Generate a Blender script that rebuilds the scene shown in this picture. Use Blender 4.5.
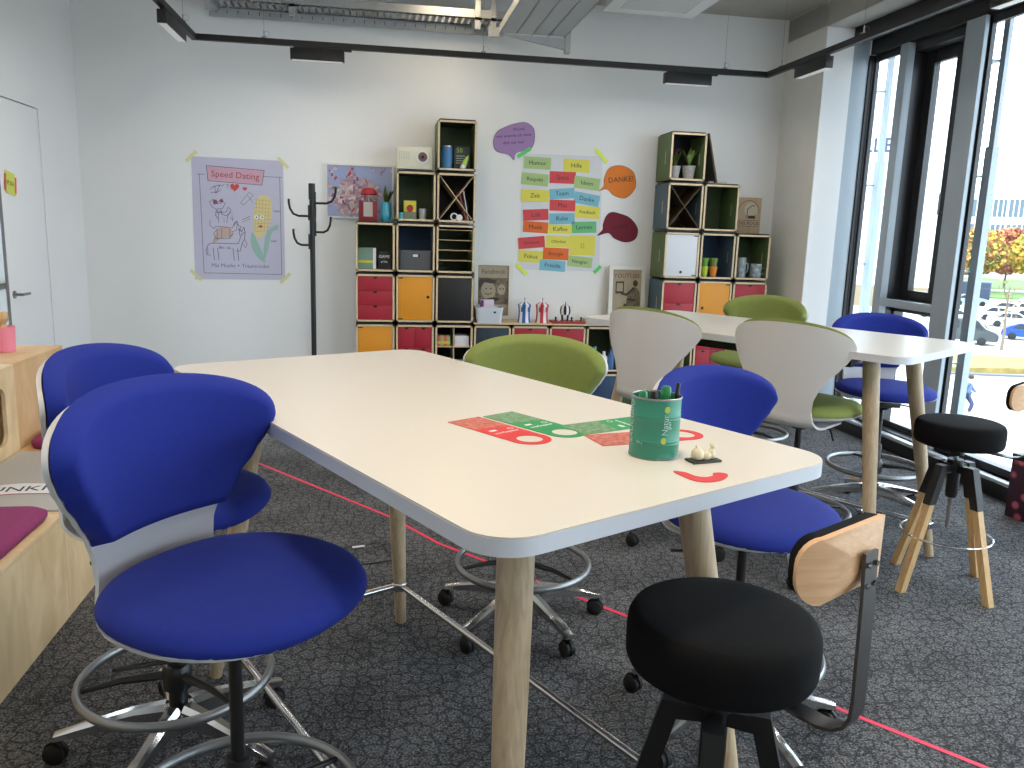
import bpy, bmesh, math, random
from mathutils import Vector, Matrix
random.seed(7)
for o in list(bpy.data.objects): bpy.data.objects.remove(o)
SC = bpy.context.scene
COL = SC.collection
PI = math.pi
R = math.radians

# ------------------------------------------------------------------ camera
cam_d = bpy.data.cameras.new('camera'); cam = bpy.data.objects.new('camera', cam_d); COL.objects.link(cam)
cR = Vector((0.98660444, -0.16020076, 0.03077979)); cU = Vector((-0.00030031, 0.18689762, 0.98237915)); cF = Vector((0.16313059, 0.96922907, -0.18434591))
cam.matrix_world = Matrix(((cR.x, cU.x, -cF.x, 0), (cR.y, cU.y, -cF.y, 0), (cR.z, cU.z, -cF.z, 1.5309), (0, 0, 0, 1)))
cam_d.sensor_width = 36; cam_d.lens = 809.75 * 36 / 1024; cam_d.clip_start = .05; cam_d.clip_end = 2000
SC.camera = cam
# ------------------------------------------------------------------ world, sun, exposure
W = bpy.data.worlds.new('overcast_sky'); SC.world = W; W.use_nodes = True
nt = W.node_tree; nt.nodes.clear()
bg = nt.nodes.new('ShaderNodeBackground'); out = nt.nodes.new('ShaderNodeOutputWorld')
bg.inputs[0].default_value = (0.80, 0.90, 1.0, 1); bg.inputs[1].default_value = 5.2
nt.links.new(bg.outputs[0], out.inputs[0])
sun_d = bpy.data.lights.new('sun', 'SUN'); sun_d.energy = 2.5; sun_d.angle = R(6); sun_d.color = (1, .96, .88)
sun = bpy.data.objects.new('sun', sun_d); COL.objects.link(sun); sun.rotation_euler = (R(20), R(-38), 0)
SC.view_settings.view_transform = 'Standard'; SC.view_settings.look = 'None'
SC.view_settings.exposure = 0.4; SC.view_settings.gamma = 1; SC.view_settings.use_curve_mapping = False

# ------------------------------------------------------------------ materials
def lin(c):
    return tuple((x / 255 / 12.92) if x / 255 <= .04045 else ((x / 255 + .055) / 1.055) ** 2.4 for x in c) + (1,)
MATS = {}
def mat(name, col, rough=.5, metal=0, var=0, vscale=8, bump=0, bscale=60, spec=None, stretch=None, emit=None, sheen=0):
    if name in MATS: return MATS[name]
    m = bpy.data.materials.new(name); m.use_nodes = True; n = m.node_tree.nodes; l = m.node_tree.links
    p = n['Principled BSDF']; c = lin(col)
    p.inputs['Base Color'].default_value = c; p.inputs['Roughness'].default_value = rough; p.inputs['Metallic'].default_value = metal
    if spec is not None: p.inputs['Specular IOR Level'].default_value = spec
    if sheen: p.inputs['Sheen Weight'].default_value = sheen; p.inputs['Sheen Roughness'].default_value = .5
    tc = None
    if var or bump:
        tc = n.new('ShaderNodeTexCoord'); mp = n.new('ShaderNodeMapping'); l.new(tc.outputs['Object'], mp.inputs[0])
        if stretch: mp.inputs['Scale'].default_value = stretch
    if var:
        no = n.new('ShaderNodeTexNoise'); no.inputs['Scale'].default_value = vscale; no.inputs['Detail'].default_value = 5
        l.new(mp.outputs[0], no.inputs['Vector'])
        r = n.new('ShaderNodeMapRange'); r.inputs[1].default_value = .3; r.inputs[2].default_value = .7
        r.inputs[3].default_value = 1 - var; r.inputs[4].default_value = 1 + var * .6
        l.new(no.outputs[0], r.inputs[0])
        mx = n.new('ShaderNodeMix'); mx.data_type = 'RGBA'; mx.blend_type = 'MULTIPLY'; mx.inputs[0].default_value = 1
        mx.inputs[6].default_value = c; l.new(r.outputs[0], mx.inputs[7]); l.new(mx.outputs[2], p.inputs['Base Color'])
    if bump:
        nb = n.new('ShaderNodeTexNoise'); nb.inputs['Scale'].default_value = bscale; nb.inputs['Detail'].default_value = 3
        l.new(mp.outputs[0], nb.inputs['Vector'])
        b = n.new('ShaderNodeBump'); b.inputs['Strength'].default_value = bump; b.inputs['Distance'].default_value = .002
        l.new(nb.outputs[0], b.inputs['Height']); l.new(b.outputs[0], p.inputs['Normal'])
    if emit: p.inputs['Emission Color'].default_value = lin(emit[0]); p.inputs['Emission Strength'].default_value = emit[1]
    MATS[name] = m
    return m
def wood(name, c1, c2, scale=(14, 14, 1.2), rough=.5, det=6):
    if name in MATS: return MATS[name]
    m = bpy.data.materials.new(name); m.use_nodes = True; n = m.node_tree.nodes; l = m.node_tree.links
    p = n['Principled BSDF']; p.inputs['Roughness'].default_value = rough
    tc = n.new('ShaderNodeTexCoord'); mp = n.new('ShaderNodeMapping'); mp.inputs['Scale'].default_value = scale
    l.new(tc.outputs['Object'], mp.inputs[0])
    no = n.new('ShaderNodeTexNoise'); no.inputs['Scale'].default_value = 3; no.inputs['Detail'].default_value = det; no.inputs['Distortion'].default_value = .8
    l.new(mp.outputs[0], no.inputs['Vector'])
    cr = n.new('ShaderNodeValToRGB'); cr.color_ramp.elements[0].position = .3; cr.color_ramp.elements[0].color = lin(c1)
    cr.color_ramp.elements[1].position = .7; cr.color_ramp.elements[1].color = lin(c2)
    l.new(no.outputs[0], cr.inputs[0]); l.new(cr.outputs[0], p.inputs['Base Color'])
    MATS[name] = m
    return m
WALL = mat('white_wall_paint', (229, 230, 230), .85, var=.02, vscale=1.5, bump=.15, bscale=180)
CONC = mat('concrete', (172, 170, 162), .85, var=.10, vscale=2.5, bump=.3, bscale=40)
CONCP = mat('pale_concrete', (226, 224, 218), .8, var=.05, vscale=3, bump=.2, bscale=40)
BLACKM = mat('black_powder_coat', (13, 13, 14), .45)
DARKM = mat('anthracite_frame', (40, 42, 46), .4)
GREYM = mat('grey_window_frame', (160, 172, 182), .42)
RUBBER = mat('black_rubber', (16, 16, 17), .6)
GASKET = mat('dark_gasket', (26, 27, 30), .5)
BLUE = mat('blue_upholstery', (8, 33, 128), .92, bump=.35, bscale=900, var=.05, vscale=60)
GREEN = mat('green_upholstery', (132, 144, 76), .92, bump=.35, bscale=900, var=.05, vscale=60)
SHELL = mat('white_plastic_shell', (206, 204, 203), .42)
CHROME = mat('polished_aluminium', (205, 205, 206), .16, 1)
STEEL = mat('brushed_steel', (150, 150, 150), .34, 1)
STRAP = mat('dark_steel_strap', (96, 94, 92), .42, .9)
RINGM = mat('satin_ring_steel', (140, 141, 142), .35, .8)
BPLAS = mat('black_plastic', (20, 20, 21), .4)
BFAB = mat('black_stool_fabric', (13, 13, 15), .95, bump=.5, bscale=800, spec=.2)
TABLE = mat('white_table_laminate', (214, 208, 199), .28, bump=.05, bscale=400)
TEDGE = mat('white_table_edge_band', (206, 209, 216), .45)
LEGW = wood('limed_oak', (168, 146, 116), (196, 174, 142), (30, 30, 1.5))
STOOLW = wood('pale_beech', (186, 148, 100), (214, 178, 126), (30, 30, 2))
PANELW = wood('beech_veneer', (206, 160, 116), (222, 180, 138), (2, 30, 30))
PLY = wood('birch_plywood', (206, 178, 136), (232, 206, 164), (3, 3, 1.2), .55)
PLYO = wood('birch_plywood_warm', (200, 160, 114), (218, 182, 138), (3, 3, 1.2), .55)
EDGE = mat('birch_ply_edge', (216, 194, 158), .6, var=.12, vscale=60)
MAGENTA = mat('magenta_felt', (140, 54, 104), .95, var=.08, vscale=90, bump=.4, bscale=500)
BOXC = {'green': mat('dark_green_stain', (56, 74, 44), .6, var=.08), 'olive': mat('green_stained_panel', (96, 116, 74), .6, var=.08),
        'blue': mat('blue_stain', (34, 62, 96), .6, var=.06), 'dusty': mat('dusty_blue_panel', (84, 108, 124), .6, var=.06),
        'dark': mat('dark_stain', (26, 28, 30), .6), 'brown': mat('brown_stain', (84, 66, 46), .6, var=.08),
        'red': mat('red_lacquer', (168, 32, 50), .5), 'orange': mat('orange_lacquer', (226, 150, 34), .5), 'white': mat('white_lacquer', (214, 216, 222), .5),
        'black': mat('black_lacquer', (20, 20, 22), .5), 'petrol': mat('petrol_lacquer', (30, 50, 66), .5)}
PAPERW = mat('white_paper', (226, 226, 230), .8)
INK = mat('dark_ink', (52, 52, 62), .8); PENCIL = mat('grey_marker_line', (98, 98, 114), .8)
GALV = mat('galvanised_steel', (176, 180, 182), .45, .5, var=.08, vscale=30)

def carpet():
    m = bpy.data.materials.new('charcoal_carpet'); m.use_nodes = True; n = m.node_tree.nodes; l = m.node_tree.links
    p = n['Principled BSDF']; p.inputs['Roughness'].default_value = 1; p.inputs['Specular IOR Level'].default_value = .1
    tc = n.new('ShaderNodeTexCoord')
    nz = n.new('ShaderNodeTexNoise'); nz.inputs['Scale'].default_value = 14; nz.inputs['Detail'].default_value = 2
    l.new(tc.outputs['Object'], nz.inputs['Vector'])
    mixv = n.new('ShaderNodeMix'); mixv.data_type = 'VECTOR'; mixv.inputs[0].default_value = .045
    l.new(tc.outputs['Object'], mixv.inputs[4]); l.new(nz.outputs['Color'], mixv.inputs[5])
    vo = n.new('ShaderNodeTexVoronoi'); vo.feature = 'DISTANCE_TO_EDGE'; vo.inputs['Scale'].default_value = 21; vo.inputs['Randomness'].default_value = .8
    l.new(mixv.outputs[1], vo.inputs['Vector'])
    r1 = n.new('ShaderNodeMapRange'); r1.inputs[1].default_value = .0; r1.inputs[2].default_value = .13; l.new(vo.outputs['Distance'], r1.inputs[0])
    fine = n.new('ShaderNodeTexNoise'); fine.inputs['Scale'].default_value = 130; fine.inputs['Detail'].default_value = 4; fine.inputs['Roughness'].default_value = .75
    l.new(tc.outputs['Object'], fine.inputs['Vector'])
    r2 = n.new('ShaderNodeMapRange'); r2.inputs[1].default_value = .33; r2.inputs[2].default_value = .68; l.new(fine.outputs[0], r2.inputs[0])
    big = n.new('ShaderNodeTexNoise'); big.inputs['Scale'].default_value = 3.5; big.inputs['Detail'].default_value = 3; l.new(tc.outputs['Object'], big.inputs['Vector'])
    mu = n.new('ShaderNodeMath'); mu.operation = 'MULTIPLY_ADD'; l.new(r1.outputs[0], mu.inputs[0]); mu.inputs[1].default_value = .17; mu.inputs[2].default_value = .0
    ad = n.new('ShaderNodeMath'); ad.operation = 'MULTIPLY_ADD'; l.new(r2.outputs[0], ad.inputs[0]); ad.inputs[1].default_value = .66; l.new(mu.outputs[0], ad.inputs[2])
    ad2 = n.new('ShaderNodeMath'); ad2.operation = 'MULTIPLY_ADD'; l.new(big.outputs[0], ad2.inputs[0]); ad2.inputs[1].default_value = .3; l.new(ad.outputs[0], ad2.inputs[2])
    cr = n.new('ShaderNodeValToRGB'); e = cr.color_ramp.elements; e[0].position = .1; e[0].color = lin((18, 18, 19)); e[1].position = 1; e[1].color = lin((158, 159, 162))
    x = e.new(.55); x.color = lin((68, 68, 70))
    l.new(ad2.outputs[0], cr.inputs[0]); l.new(cr.outputs[0], p.inputs['Base Color'])
    b = n.new('ShaderNodeBump'); b.inputs['Strength'].default_value = .7; b.inputs['Distance'].default_value = .004
    l.new(ad.outputs[0], b.inputs['Height']); l.new(b.outputs[0], p.inputs['Normal'])
    return m
CARPET = carpet()
def glass():
    m = bpy.data.materials.new('window_glass'); m.use_nodes = True; n = m.node_tree.nodes; l = m.node_tree.links; n.clear()
    o = n.new('ShaderNodeOutputMaterial'); t = n.new('ShaderNodeBsdfTransparent'); g = n.new('ShaderNodeBsdfGlossy'); g.inputs['Roughness'].default_value = .02
    t.inputs[0].default_value = (.93, .96, .97, 1); mx = n.new('ShaderNodeMixShader'); mx.inputs[0].default_value = .03
    l.new(t.outputs[0], mx.inputs[1]); l.new(g.outputs[0], mx.inputs[2]); l.new(mx.outputs[0], o.inputs[0])
    return m
GLASS = glass()

# ------------------------------------------------------------------ mesh builder
class B:
    def __init__(s): s.bm = bmesh.new(); s.mats = []
    def mi(s, m):
        if m not in s.mats: s.mats.append(m)
        return s.mats.index(m)
    def face(s, vs, mi=0, smooth=False):
        try: f = s.bm.faces.new(vs)
        except ValueError: return None
        f.material_index = mi; f.smooth = smooth; return f
    def box(s, lo, hi, bev=0, mi=0, mx=None):
        lo = Vector(lo); hi = Vector(hi); c = (lo + hi) / 2; d = hi - lo
        M = Matrix.Translation(c) @ Matrix.Diagonal((abs(d.x), abs(d.y), abs(d.z), 1))
        if mx is not None: M = mx @ M
        r = bmesh.ops.create_cube(s.bm, size=1, matrix=M)
        vs = r['verts']; fs = {f for v in vs for f in v.link_faces}
        for f in fs: f.material_index = mi
        if bev:
            es = list({e for v in vs for e in v.link_edges})
            rb = bmesh.ops.bevel(s.bm, geom=es, offset=bev, segments=2, affect='EDGES', profile=.6)
            for f in rb['faces']: f.material_index = mi
        return s
    def cbox(s, c, d, **k):
        c = Vector(c); d = Vector(d) / 2; return s.box(c - d, c + d, **k)
    def prism(s, pts, z0, z1, mx=None, mi=0, smooth=False):
        mx = mx or Matrix.Identity(4)
        a = [s.bm.verts.new(mx @ Vector((x, y, z0))) for x, y in pts]; b = [s.bm.verts.new(mx @ Vector((x, y, z1))) for x, y in pts]
        n = len(pts)
        s.face(a[::-1], mi); s.face(b, mi)
        for i in range(n): s.face([a[i], a[(i + 1) % n], b[(i + 1) % n], b[i]], mi, smooth)
        return s
    def frame(s, outer, inner, z0, z1, mx=None, mi=0):     # plate with one hole, same point count
        mx = mx or Matrix.Identity(4); n = len(outer)
        V = [[s.bm.verts.new(mx @ Vector((x, y, z))) for x, y in P] for P in (outer, inner) for z in (z0, z1)]
        o0, o1, i0, i1 = V
        for i in range(n):
            j = (i + 1) % n
            s.face([o0[i], o0[j], o1[j], o1[i]], mi); s.face([i0[j], i0[i], i1[i], i1[j]], mi)
            s.face([o1[i], o1[j], i1[j], i1[i]], mi); s.face([o0[j], o0[i], i0[i], i0[j]], mi)
        return s
    def tube(s, pts, r, n=10, closed=False, mi=0, cap=True, flat=1.0):
        pts = [Vector(p) for p in pts]; N = len(pts); rs = r if isinstance(r, (list, tuple)) else [r] * N
        rings = []; up = None
        for i, p in enumerate(pts):
            if closed: t = pts[(i + 1) % N] - pts[i - 1]
            else: t = pts[min(i + 1, N - 1)] - pts[max(i - 1, 0)]
            t.normalize()
            if up is None:
                up = Vector((0, 0, 1)) if abs(t.z) < .9 else Vector((1, 0, 0))
            a = t.cross(up)
            if a.length < 1e-4: a = t.cross(Vector((0, 1, 0)))
            a.normalize(); b = a.cross(t).normalized(); up = b
            rings.append([s.bm.verts.new(p + (a * math.cos(2 * PI * k / n) + b * math.sin(2 * PI * k / n) * flat) * rs[i]) for k in range(n)])
        for i in range(N if closed else N - 1):
            A = rings[i]; C = rings[(i + 1) % N]
            for k in range(n): s.face([A[k], A[(k + 1) % n], C[(k + 1) % n], C[k]], mi, True)
        if cap and not closed: s.face(rings[0][::-1], mi); s.face(rings[-1], mi)
        return s
    def lathe(s, prof, c=(0, 0, 0), n=32, mi=0, mx=None, smooth=True):
        mx = mx or Matrix.Translation(Vector(c)); rings = []
        for r, z in prof:
            if r < 1e-6: rings.append([s.bm.verts.new(mx @ Vector((0, 0, z)))])
            else: rings.append([s.bm.verts.new(mx @ Vector((r * math.cos(2 * PI * k / n), r * math.sin(2 * PI * k / n), z))) for k in range(n)])
        for A, C in zip(rings, rings[1:]):
            for k in range(n):
                j = (k + 1) % n
                if len(A) == 1 and len(C) == 1: continue
                if len(A) == 1: s.face([A[0], C[j], C[k]], mi, smooth)
                elif len(C) == 1: s.face([A[k], A[j], C[0]], mi, smooth)
                else: s.face([A[k], A[j], C[j], C[k]], mi, smooth)
        return s
    def grid(s, fn, nu, nv, mi=0, flip=False, smooth=True):
        V = [[s.bm.verts.new(Vector(fn(i / nu, j / nv))) for i in range(nu + 1)] for j in range(nv + 1)]
        for j in range(nv):
            for i in range(nu):
                q = [V[j][i], V[j][i + 1], V[j + 1][i + 1], V[j + 1][i]]
                s.face(q[::-1] if flip else q, mi, smooth)
        return V
    def text(s, txt, size, mx, mi=0, depth=.0006, align='CENTER'):
        cu = bpy.data.curves.new('t', 'FONT'); cu.body = txt; cu.size = size; cu.extrude = depth / 2; cu.align_x = align; cu.align_y = 'CENTER'; cu.resolution_u = 2
        ob = bpy.data.objects.new('t', cu); COL.objects.link(ob); dg = bpy.context.evaluated_depsgraph_get()
        me = bpy.data.meshes.new_from_object(ob.evaluated_get(dg)); me.transform(mx)
        k = len(s.bm.faces); s.bm.from_mesh(me); s.bm.faces.ensure_lookup_table()
        for f in s.bm.faces[k:]: f.material_index = mi
        bpy.data.objects.remove(ob); bpy.data.curves.remove(cu); bpy.data.meshes.remove(me)
        return s
    def stroke(s, pts, w, mx, mi=0, d=.0006):      # flat ink line in local xy
        P = [Vector((x, y, 0)) for x, y in pts]
        for a, b in zip(P, P[1:]):
            t = (b - a)
            if t.length < 1e-6: continue
            t.normalize(); n = Vector((-t.y, t.x, 0)) * w / 2; a2 = a - t * w * .3; b2 = b + t * w * .3
            q = [a2 - n, b2 - n, b2 + n, a2 + n]
            s.prism([(v.x, v.y) for v in q], 0, d, mx, mi)
        return s
    def obj(s, name, mats, parent=None, loc=(0, 0, 0), rot=(0, 0, 0), sharp=40, label=None):
        me = bpy.data.meshes.new(name)
        bmesh.ops.recalc_face_normals(s.bm, faces=s.bm.faces[:])
        s.bm.to_mesh(me); s.bm.free()
        for m in (mats if isinstance(mats, (list, tuple)) else [mats]): me.materials.append(m)
        for p in me.polygons: p.use_smooth = True
        me.set_sharp_from_angle(angle=R(sharp))
        o = bpy.data.objects.new(name, me); COL.objects.link(o); o.location = loc; o.rotation_euler = rot
        if parent: o.parent = parent
        if label: o['label'] = label
        return o
def tag(o, label, cat, group=None):
    o['label'] = label; o['category'] = cat
    if group: o['group'] = group
    return o
def thing(name, label, cat, loc=(0, 0, 0), rz=0, group=None):
    o = bpy.data.objects.new(name, None); COL.objects.link(o); o.location = loc; o.rotation_euler = (0, 0, rz); o.empty_display_size = .1
    return tag(o, label, cat, group)
def struct(o):
    o['kind'] = 'structure'; return o
def wallmx(x, y, z, rz=0):      # local xy drawn on a wall that faces -Y (x right, y up, normal towards the camera)
    return Matrix.Translation((x, y, z)) @ Matrix(((1, 0, 0, 0), (0, 0, -1, 0), (0, 1, 0, 0), (0, 0, 0, 1))) @ Matrix.Rotation(rz, 4, 'Z')
def rrect(w, h, r, n=5):
    out = []
    for cx, cy, a0 in ((w / 2 - r, h / 2 - r, 0), (-w / 2 + r, h / 2 - r, 90), (-w / 2 + r, -h / 2 + r, 180), (w / 2 - r, -h / 2 + r, 270)):
        for k in range(n + 1):
            a = R(a0 + 90 * k / n); out.append((cx + r * math.cos(a), cy + r * math.sin(a)))
    return out
def circ(cx, cy, r, n=20, ry=None):
    ry = ry or r; return [(cx + r * math.cos(2 * PI * k / n), cy + ry * math.sin(2 * PI * k / n)) for k in range(n)]
def smoothpoly(pts, n=5):
    out = []; N = len(pts)
    for i in range(N):
        p0, p1, p2, p3 = [Vector(pts[(i + k - 1) % N]) for k in range(4)]
        for k in range(n):
            t = k / n; q = .5 * ((2 * p1) + (p2 - p0) * t + (2 * p0 - 5 * p1 + 4 * p2 - p3) * t * t + (3 * p1 - p0 - 3 * p2 + p3) * t ** 3)
            out.append((q.x, q.y))
    return out

# ================================================================== SETTING
LX, RX, BY, FY, CZ = -2.245, 3.84, 6.83, -2.6, 3.36
struct(B().box((LX - .2, FY - .2, -.12), (RX + .12, BY + .2, 0)).obj('floor', CARPET))
struct(B().box((LX - .2, FY - .2, CZ), (RX + .9, BY + .2, CZ + .25)).obj('ceiling', CONC))
struct(B().box((LX - .2, BY, 0), (3.95, BY + .2, CZ)).obj('wall_back', WALL))
struct(B().box((LX - .2, FY - .2, 0), (4.3, FY, CZ)).obj('wall_front', WALL))
# left wall with a flush door near the corner and a glazed opening nearer the camera
b = B(); b.box((LX - .2, 6.10, 0), (LX, BY, CZ)); b.box((LX - .2, 5.44, 2.245), (LX, 6.10, CZ)); b.box((LX - .2, 5.37, 0), (LX, 5.44, CZ))
b.box((LX - .2, 4.4, 2.25), (LX, 5.37, CZ)); b.box((LX - .2, FY, 0), (LX, 4.4, CZ)); struct(b.obj('wall_left', WALL))
DOORW = mat('white_door_leaf', (230, 231, 232), .6)
b = B(); b.box((LX - .05, 5.446, .01), (LX - .004, 6.094, 2.238), bev=.002)
b.box((LX - .06, 5.44, 0), (LX - .055, 6.10, 2.245)); d1 = struct(b.obj('door_1', DOORW))
b = B(); b.tube([(LX - .004, 5.52, 1.05), (LX + .045, 5.52, 1.05), (LX + .045, 5.63, 1.05)], .009, 8); b.lathe([(0, 0), (.025, 0), (.025, .006), (0, .006)], mx=Matrix.Translation((LX - .004, 5.52, 1.05)) @ Matrix.Rotation(PI / 2, 4, 'Y'), n=16); b.obj('door_handle', STEEL, d1)
ALU = mat('grey_aluminium_profile', (128, 128, 126), .4, .5)
b = B(); b.box((LX - .03, 5.33, 0), (LX + .03, 5.375, 2.25)); b.box((LX - .03, 4.4, 0), (LX + .03, 4.445, 2.25)); b.box((LX - .03, 4.4, 2.2), (LX + .03, 5.375, 2.25)); b.box((LX - .03, 4.4, 0), (LX + .03, 5.375, .06)); b.box((LX - .025, 4.44, 1.10), (LX + .025, 5.34, 1.135))
w5 = struct(b.obj('window_1', ALU)); b = B(); b.box((LX - .006, 4.44, .05), (LX + .002, 5.34, 2.21)); b.obj('pane', GLASS, w5)
struct(B().box((LX - 1.6, 3.6, -.1), (LX - 1.5, 6.4, CZ)).obj('wall_corridor', mat('warm_corridor_wall', (222, 208, 180), .8)))
struct(B().box((LX - 1.6, 3.6, -.12), (LX - .2, 6.4, 0)).obj('floor_corridor', CARPET))
# column and beam in the window corner
struct(B().box((3.43, 6.20, 0), (3.67, 6.83, CZ)).obj('trim_1', CONCP))
struct(B().box((3.432, 6.19, 0), (3.668, 6.199, 3.168)).obj('trim_21', mat('window_lit_face_white', (238, 240, 242), .6)))  # sheet added over the column face; window brightness put into its white
b = B(); b.box((3.672, 6.24, 0), (3.835, 6.27, 3.1), bev=.003); o21 = struct(b.obj('trim_22', GREYM))
b = B()
for i in range(4): b.box((3.837 + i * .014, 6.23 + (.004 if i % 2 else 0), 0), (3.851 + i * .014, 6.262, 2.99))
b.obj('gasket_rib', GASKET, o21)
struct(B().box((3.672, 6.275, 0), (3.95, 6.829, CZ)).obj('wall_corner', WALL))
struct(B().box((3.43, FY, 3.17), (3.66, 6.829, CZ), bev=.006).obj('trim_2', CONC))
# facade
Z0, ZT = .13, 2.97
b = B(); b.box((3.78, FY, 0), (3.84, 6.185, .085)); struct(b.obj('baseboard_right', BLACKM))
b = B(); b.box((3.79, FY, .088), (3.88, 6.185, .112), bev=.004); struct(b.obj('trim_4', mat('satin_aluminium_sill', (196, 200, 206), .35, .4)))
b = B(); b.box((3.66, FY, 3.105), (3.83, 6.235, 3.345)); b.box((3.838, FY, 2.992), (4.0, 6.228, 3.345)); struct(b.obj('trim_5', BLACKM))
b = B(); b.box((3.652, FY, 3.095), (3.83, 6.235, 3.104)); struct(b.obj('trim_6', STEEL))
b = B(); b.box((3.84, FY, -.12), (4.1, 6.9, .112)); struct(b.obj('trim_7', DARKM))
def mullion(k, y0, y1):      # deep grey post: pale inner face, ribbed dark cheeks
    b = B(); b.box((3.84, y0, 0), (3.87, y1, 3.0), bev=.004)
    o = struct(b.obj('trim_%d' % k, GREYM))
    b = B()
    for i, x in enumerate((3.871, 3.881, 3.891, 3.901)):
        w = .005 if i % 2 else 0
        b.box((x, y0 + .006 + w, 0), (x + .010, y1 - .006 - w, 2.99))
    b.box((3.911, y0 + .02, 0), (3.93, y1 - .02, 2.99)); b.obj('gasket_rib', GASKET, o)
mullion(9, 4.975, 5.155)
ys = [3.68, 2.2, .72, -.76, -2.24]
for i, y in enumerate(ys): mullion(10 + i, y - .09, y + .09)
def pane(k, y0, y1, x=3.90, z0=Z0, z1=ZT):
    b = B(); t = .012; b.box((x - .015, y0, z0 - .02), (x + .015, y1, z0 + .03)); b.box((x - .015, y0, z1 - .03), (x + .015, y1, z1 + .03))
    b.box((x - .015, y0, z0), (x + .015, y0 + t, z1)); b.box((x - .015, y1 - t, z0), (x + .015, y1, z1))
    o = struct(b.obj('window_%d' % k, DARKM)); b = B(); b.box((x - .006, y0 + t - .01, z0 + .02), (x + .006, y1 - t + .01, z1 - .02)); b.obj('pane', GLASS, o)
    return o
pane(2, 5.85, 6.228)
prev = 4.975
for i, y in enumerate(ys): pane(3 + i, y + .09, prev); prev = y - .09
# casement in a deep box between the two posts
b = B(); b.box((3.84, 5.757, Z0), (3.90, 5.85, 2.99), bev=.004); b.box((3.84, 5.155, 1.06), (3.90, 5.757, 1.115), bev=.003); o = struct(b.obj('trim_20', GREYM))
b = B(); b.box((3.90, 5.765, Z0), (4.06, 5.845, 2.99)); b.box((3.90, 5.155, 1.065), (4.06, 5.765, 1.11)); b.box((3.90, 5.155, 2.93), (4.06, 5.765, 2.99)); b.obj('reveal', DARKM, o)
b = B(); X = 4.035
for a in (((X - .02, 5.665, 1.11), (X + .02, 5.765, 2.93)), ((X - .02, 5.155, 1.11), (X + .02, 5.445, 2.93)), ((X - .02, 5.445, 1.11), (X + .02, 5.665, 1.185)), ((X - .02, 5.445, 2.84), (X + .02, 5.665, 2.93))): b.box(*a, bev=.003)
b.box((X - .035, 5.66, 1.185), (X - .02, 5.672, 2.84), bev=.002)
o = struct(b.obj('window_8', DARKM)); b = B(); b.box((X - .006, 5.44, 1.18), (X + .006, 5.67, 2.85)); b.obj('pane', GLASS, o)
b = B(); b.tube([(X - .015, 5.40, 1.75), (X - .05, 5.40, 1.75), (X - .05, 5.40, 1.9)], .009, 8); b.obj('window_handle', STEEL, o)
o = pane(9, 5.155, 5.757, 3.98, Z0, 1.05)
# outer guide rails of the blinds
for i, (y0, y1) in enumerate(((6.349, 6.40), (5.08, 5.13), (3.75, 3.80), (2.3, 2.35), (.8, .85))):
    b = B(); b.box((4.09, y0 - .012, -.1), (4.14, y1 + .012, 2.2)); b.box((4.1, y0, 2.2), (4.13, y1, 3.1))
    for z in (.7, 1.35, 2.0, 2.75): b.box((4.0, y1 - .01, z), (4.12, y1 + .09, z + .012))
    struct(b.obj('trim_%d' % (30 + i), GREYM))

# ================================================================== TABLES
def table(cx, cy, ang, L, Wd, name_label, rails):
    t = thing('bar_table', name_label, 'table', (cx, cy, 0), ang)
    H = 1.078
    out_ = rrect(L, Wd, .085, 8)
    b = B(); b.prism(out_, H - .003, H); b.obj('tabletop', TABLE, t, sharp=30)
    b = B(); b.prism(rrect(L + .002, Wd + .002, .086, 8), H - .032, H - .0035); b.obj('edge_band', TEDGE, t, sharp=50)
    b = B()
    for s in (-1, 1): b.box((-L / 2 + .26, s * .33 - .02, H - .082), (L / 2 - .26, s * .33 + .02, H - .0325))
    for s in (-1, 1): b.box((s * (L / 2 - .3) - .03, -.33, H - .075), (s * (L / 2 - .3) + .03, .33, H - .0325))
    b.obj('underframe', BPLAS, t)
    ft = {}
    for su in (-1, 1):
        for sv in (-1, 1):
            f = Vector((su * (L / 2 - .071), sv * (Wd / 2 - .089), 0)); q = Vector((su * (L / 2 - .226), sv * (Wd / 2 - .215), H - .034))
            d = q - f
            b = B(); b.tube([f + Vector((0, 0, .004)), f + d * .3, f + d * .7, q], [.021, .027, .034, .037], 24); lg = b.obj('leg', LEGW, t)
            b = B(); b.tube([q - d * .016, q - d * .0005], .042, 20); b.obj('mounting_collar', ALU, lg)
            b = B(); b.tube([f, f + Vector((0, 0, .006))], .0185, 16); b.obj('foot_glide', RUBBER, lg)
            ft[su, sv] = f + d * (.175 / H)
    for a, c in rails:
        b = B(); b.tube([ft[a], ft[c]], .0125, 12); b.obj('foot_rail', CHROME, t)
    for e in sorted({q for r_ in rails for q in r_}):
        b = B(); b.lathe([(.032, -.016), (.034, -.012), (.034, .012), (.032, .016)], c=ft[e], n=20); b.obj('rail_clamp', CHROME, t)
    return t
tabA = table(.1524, 2.1115, 2.0544, 1.7887, .9003, 'white high table in the foreground with wooden legs and a green can on it', [((-1, 1), (1, 1)), ((-1, -1), (1, -1)), ((1, 1), (1, -1))])
tabB = table(1.9746, 3.9157, 2.1606, 1.7724, .881, 'white high table by the windows, behind the green chairs with white shells', [((-1, 1), (1, 1)), ((-1, -1), (1, -1)), ((1, 1), (1, -1))])

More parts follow.
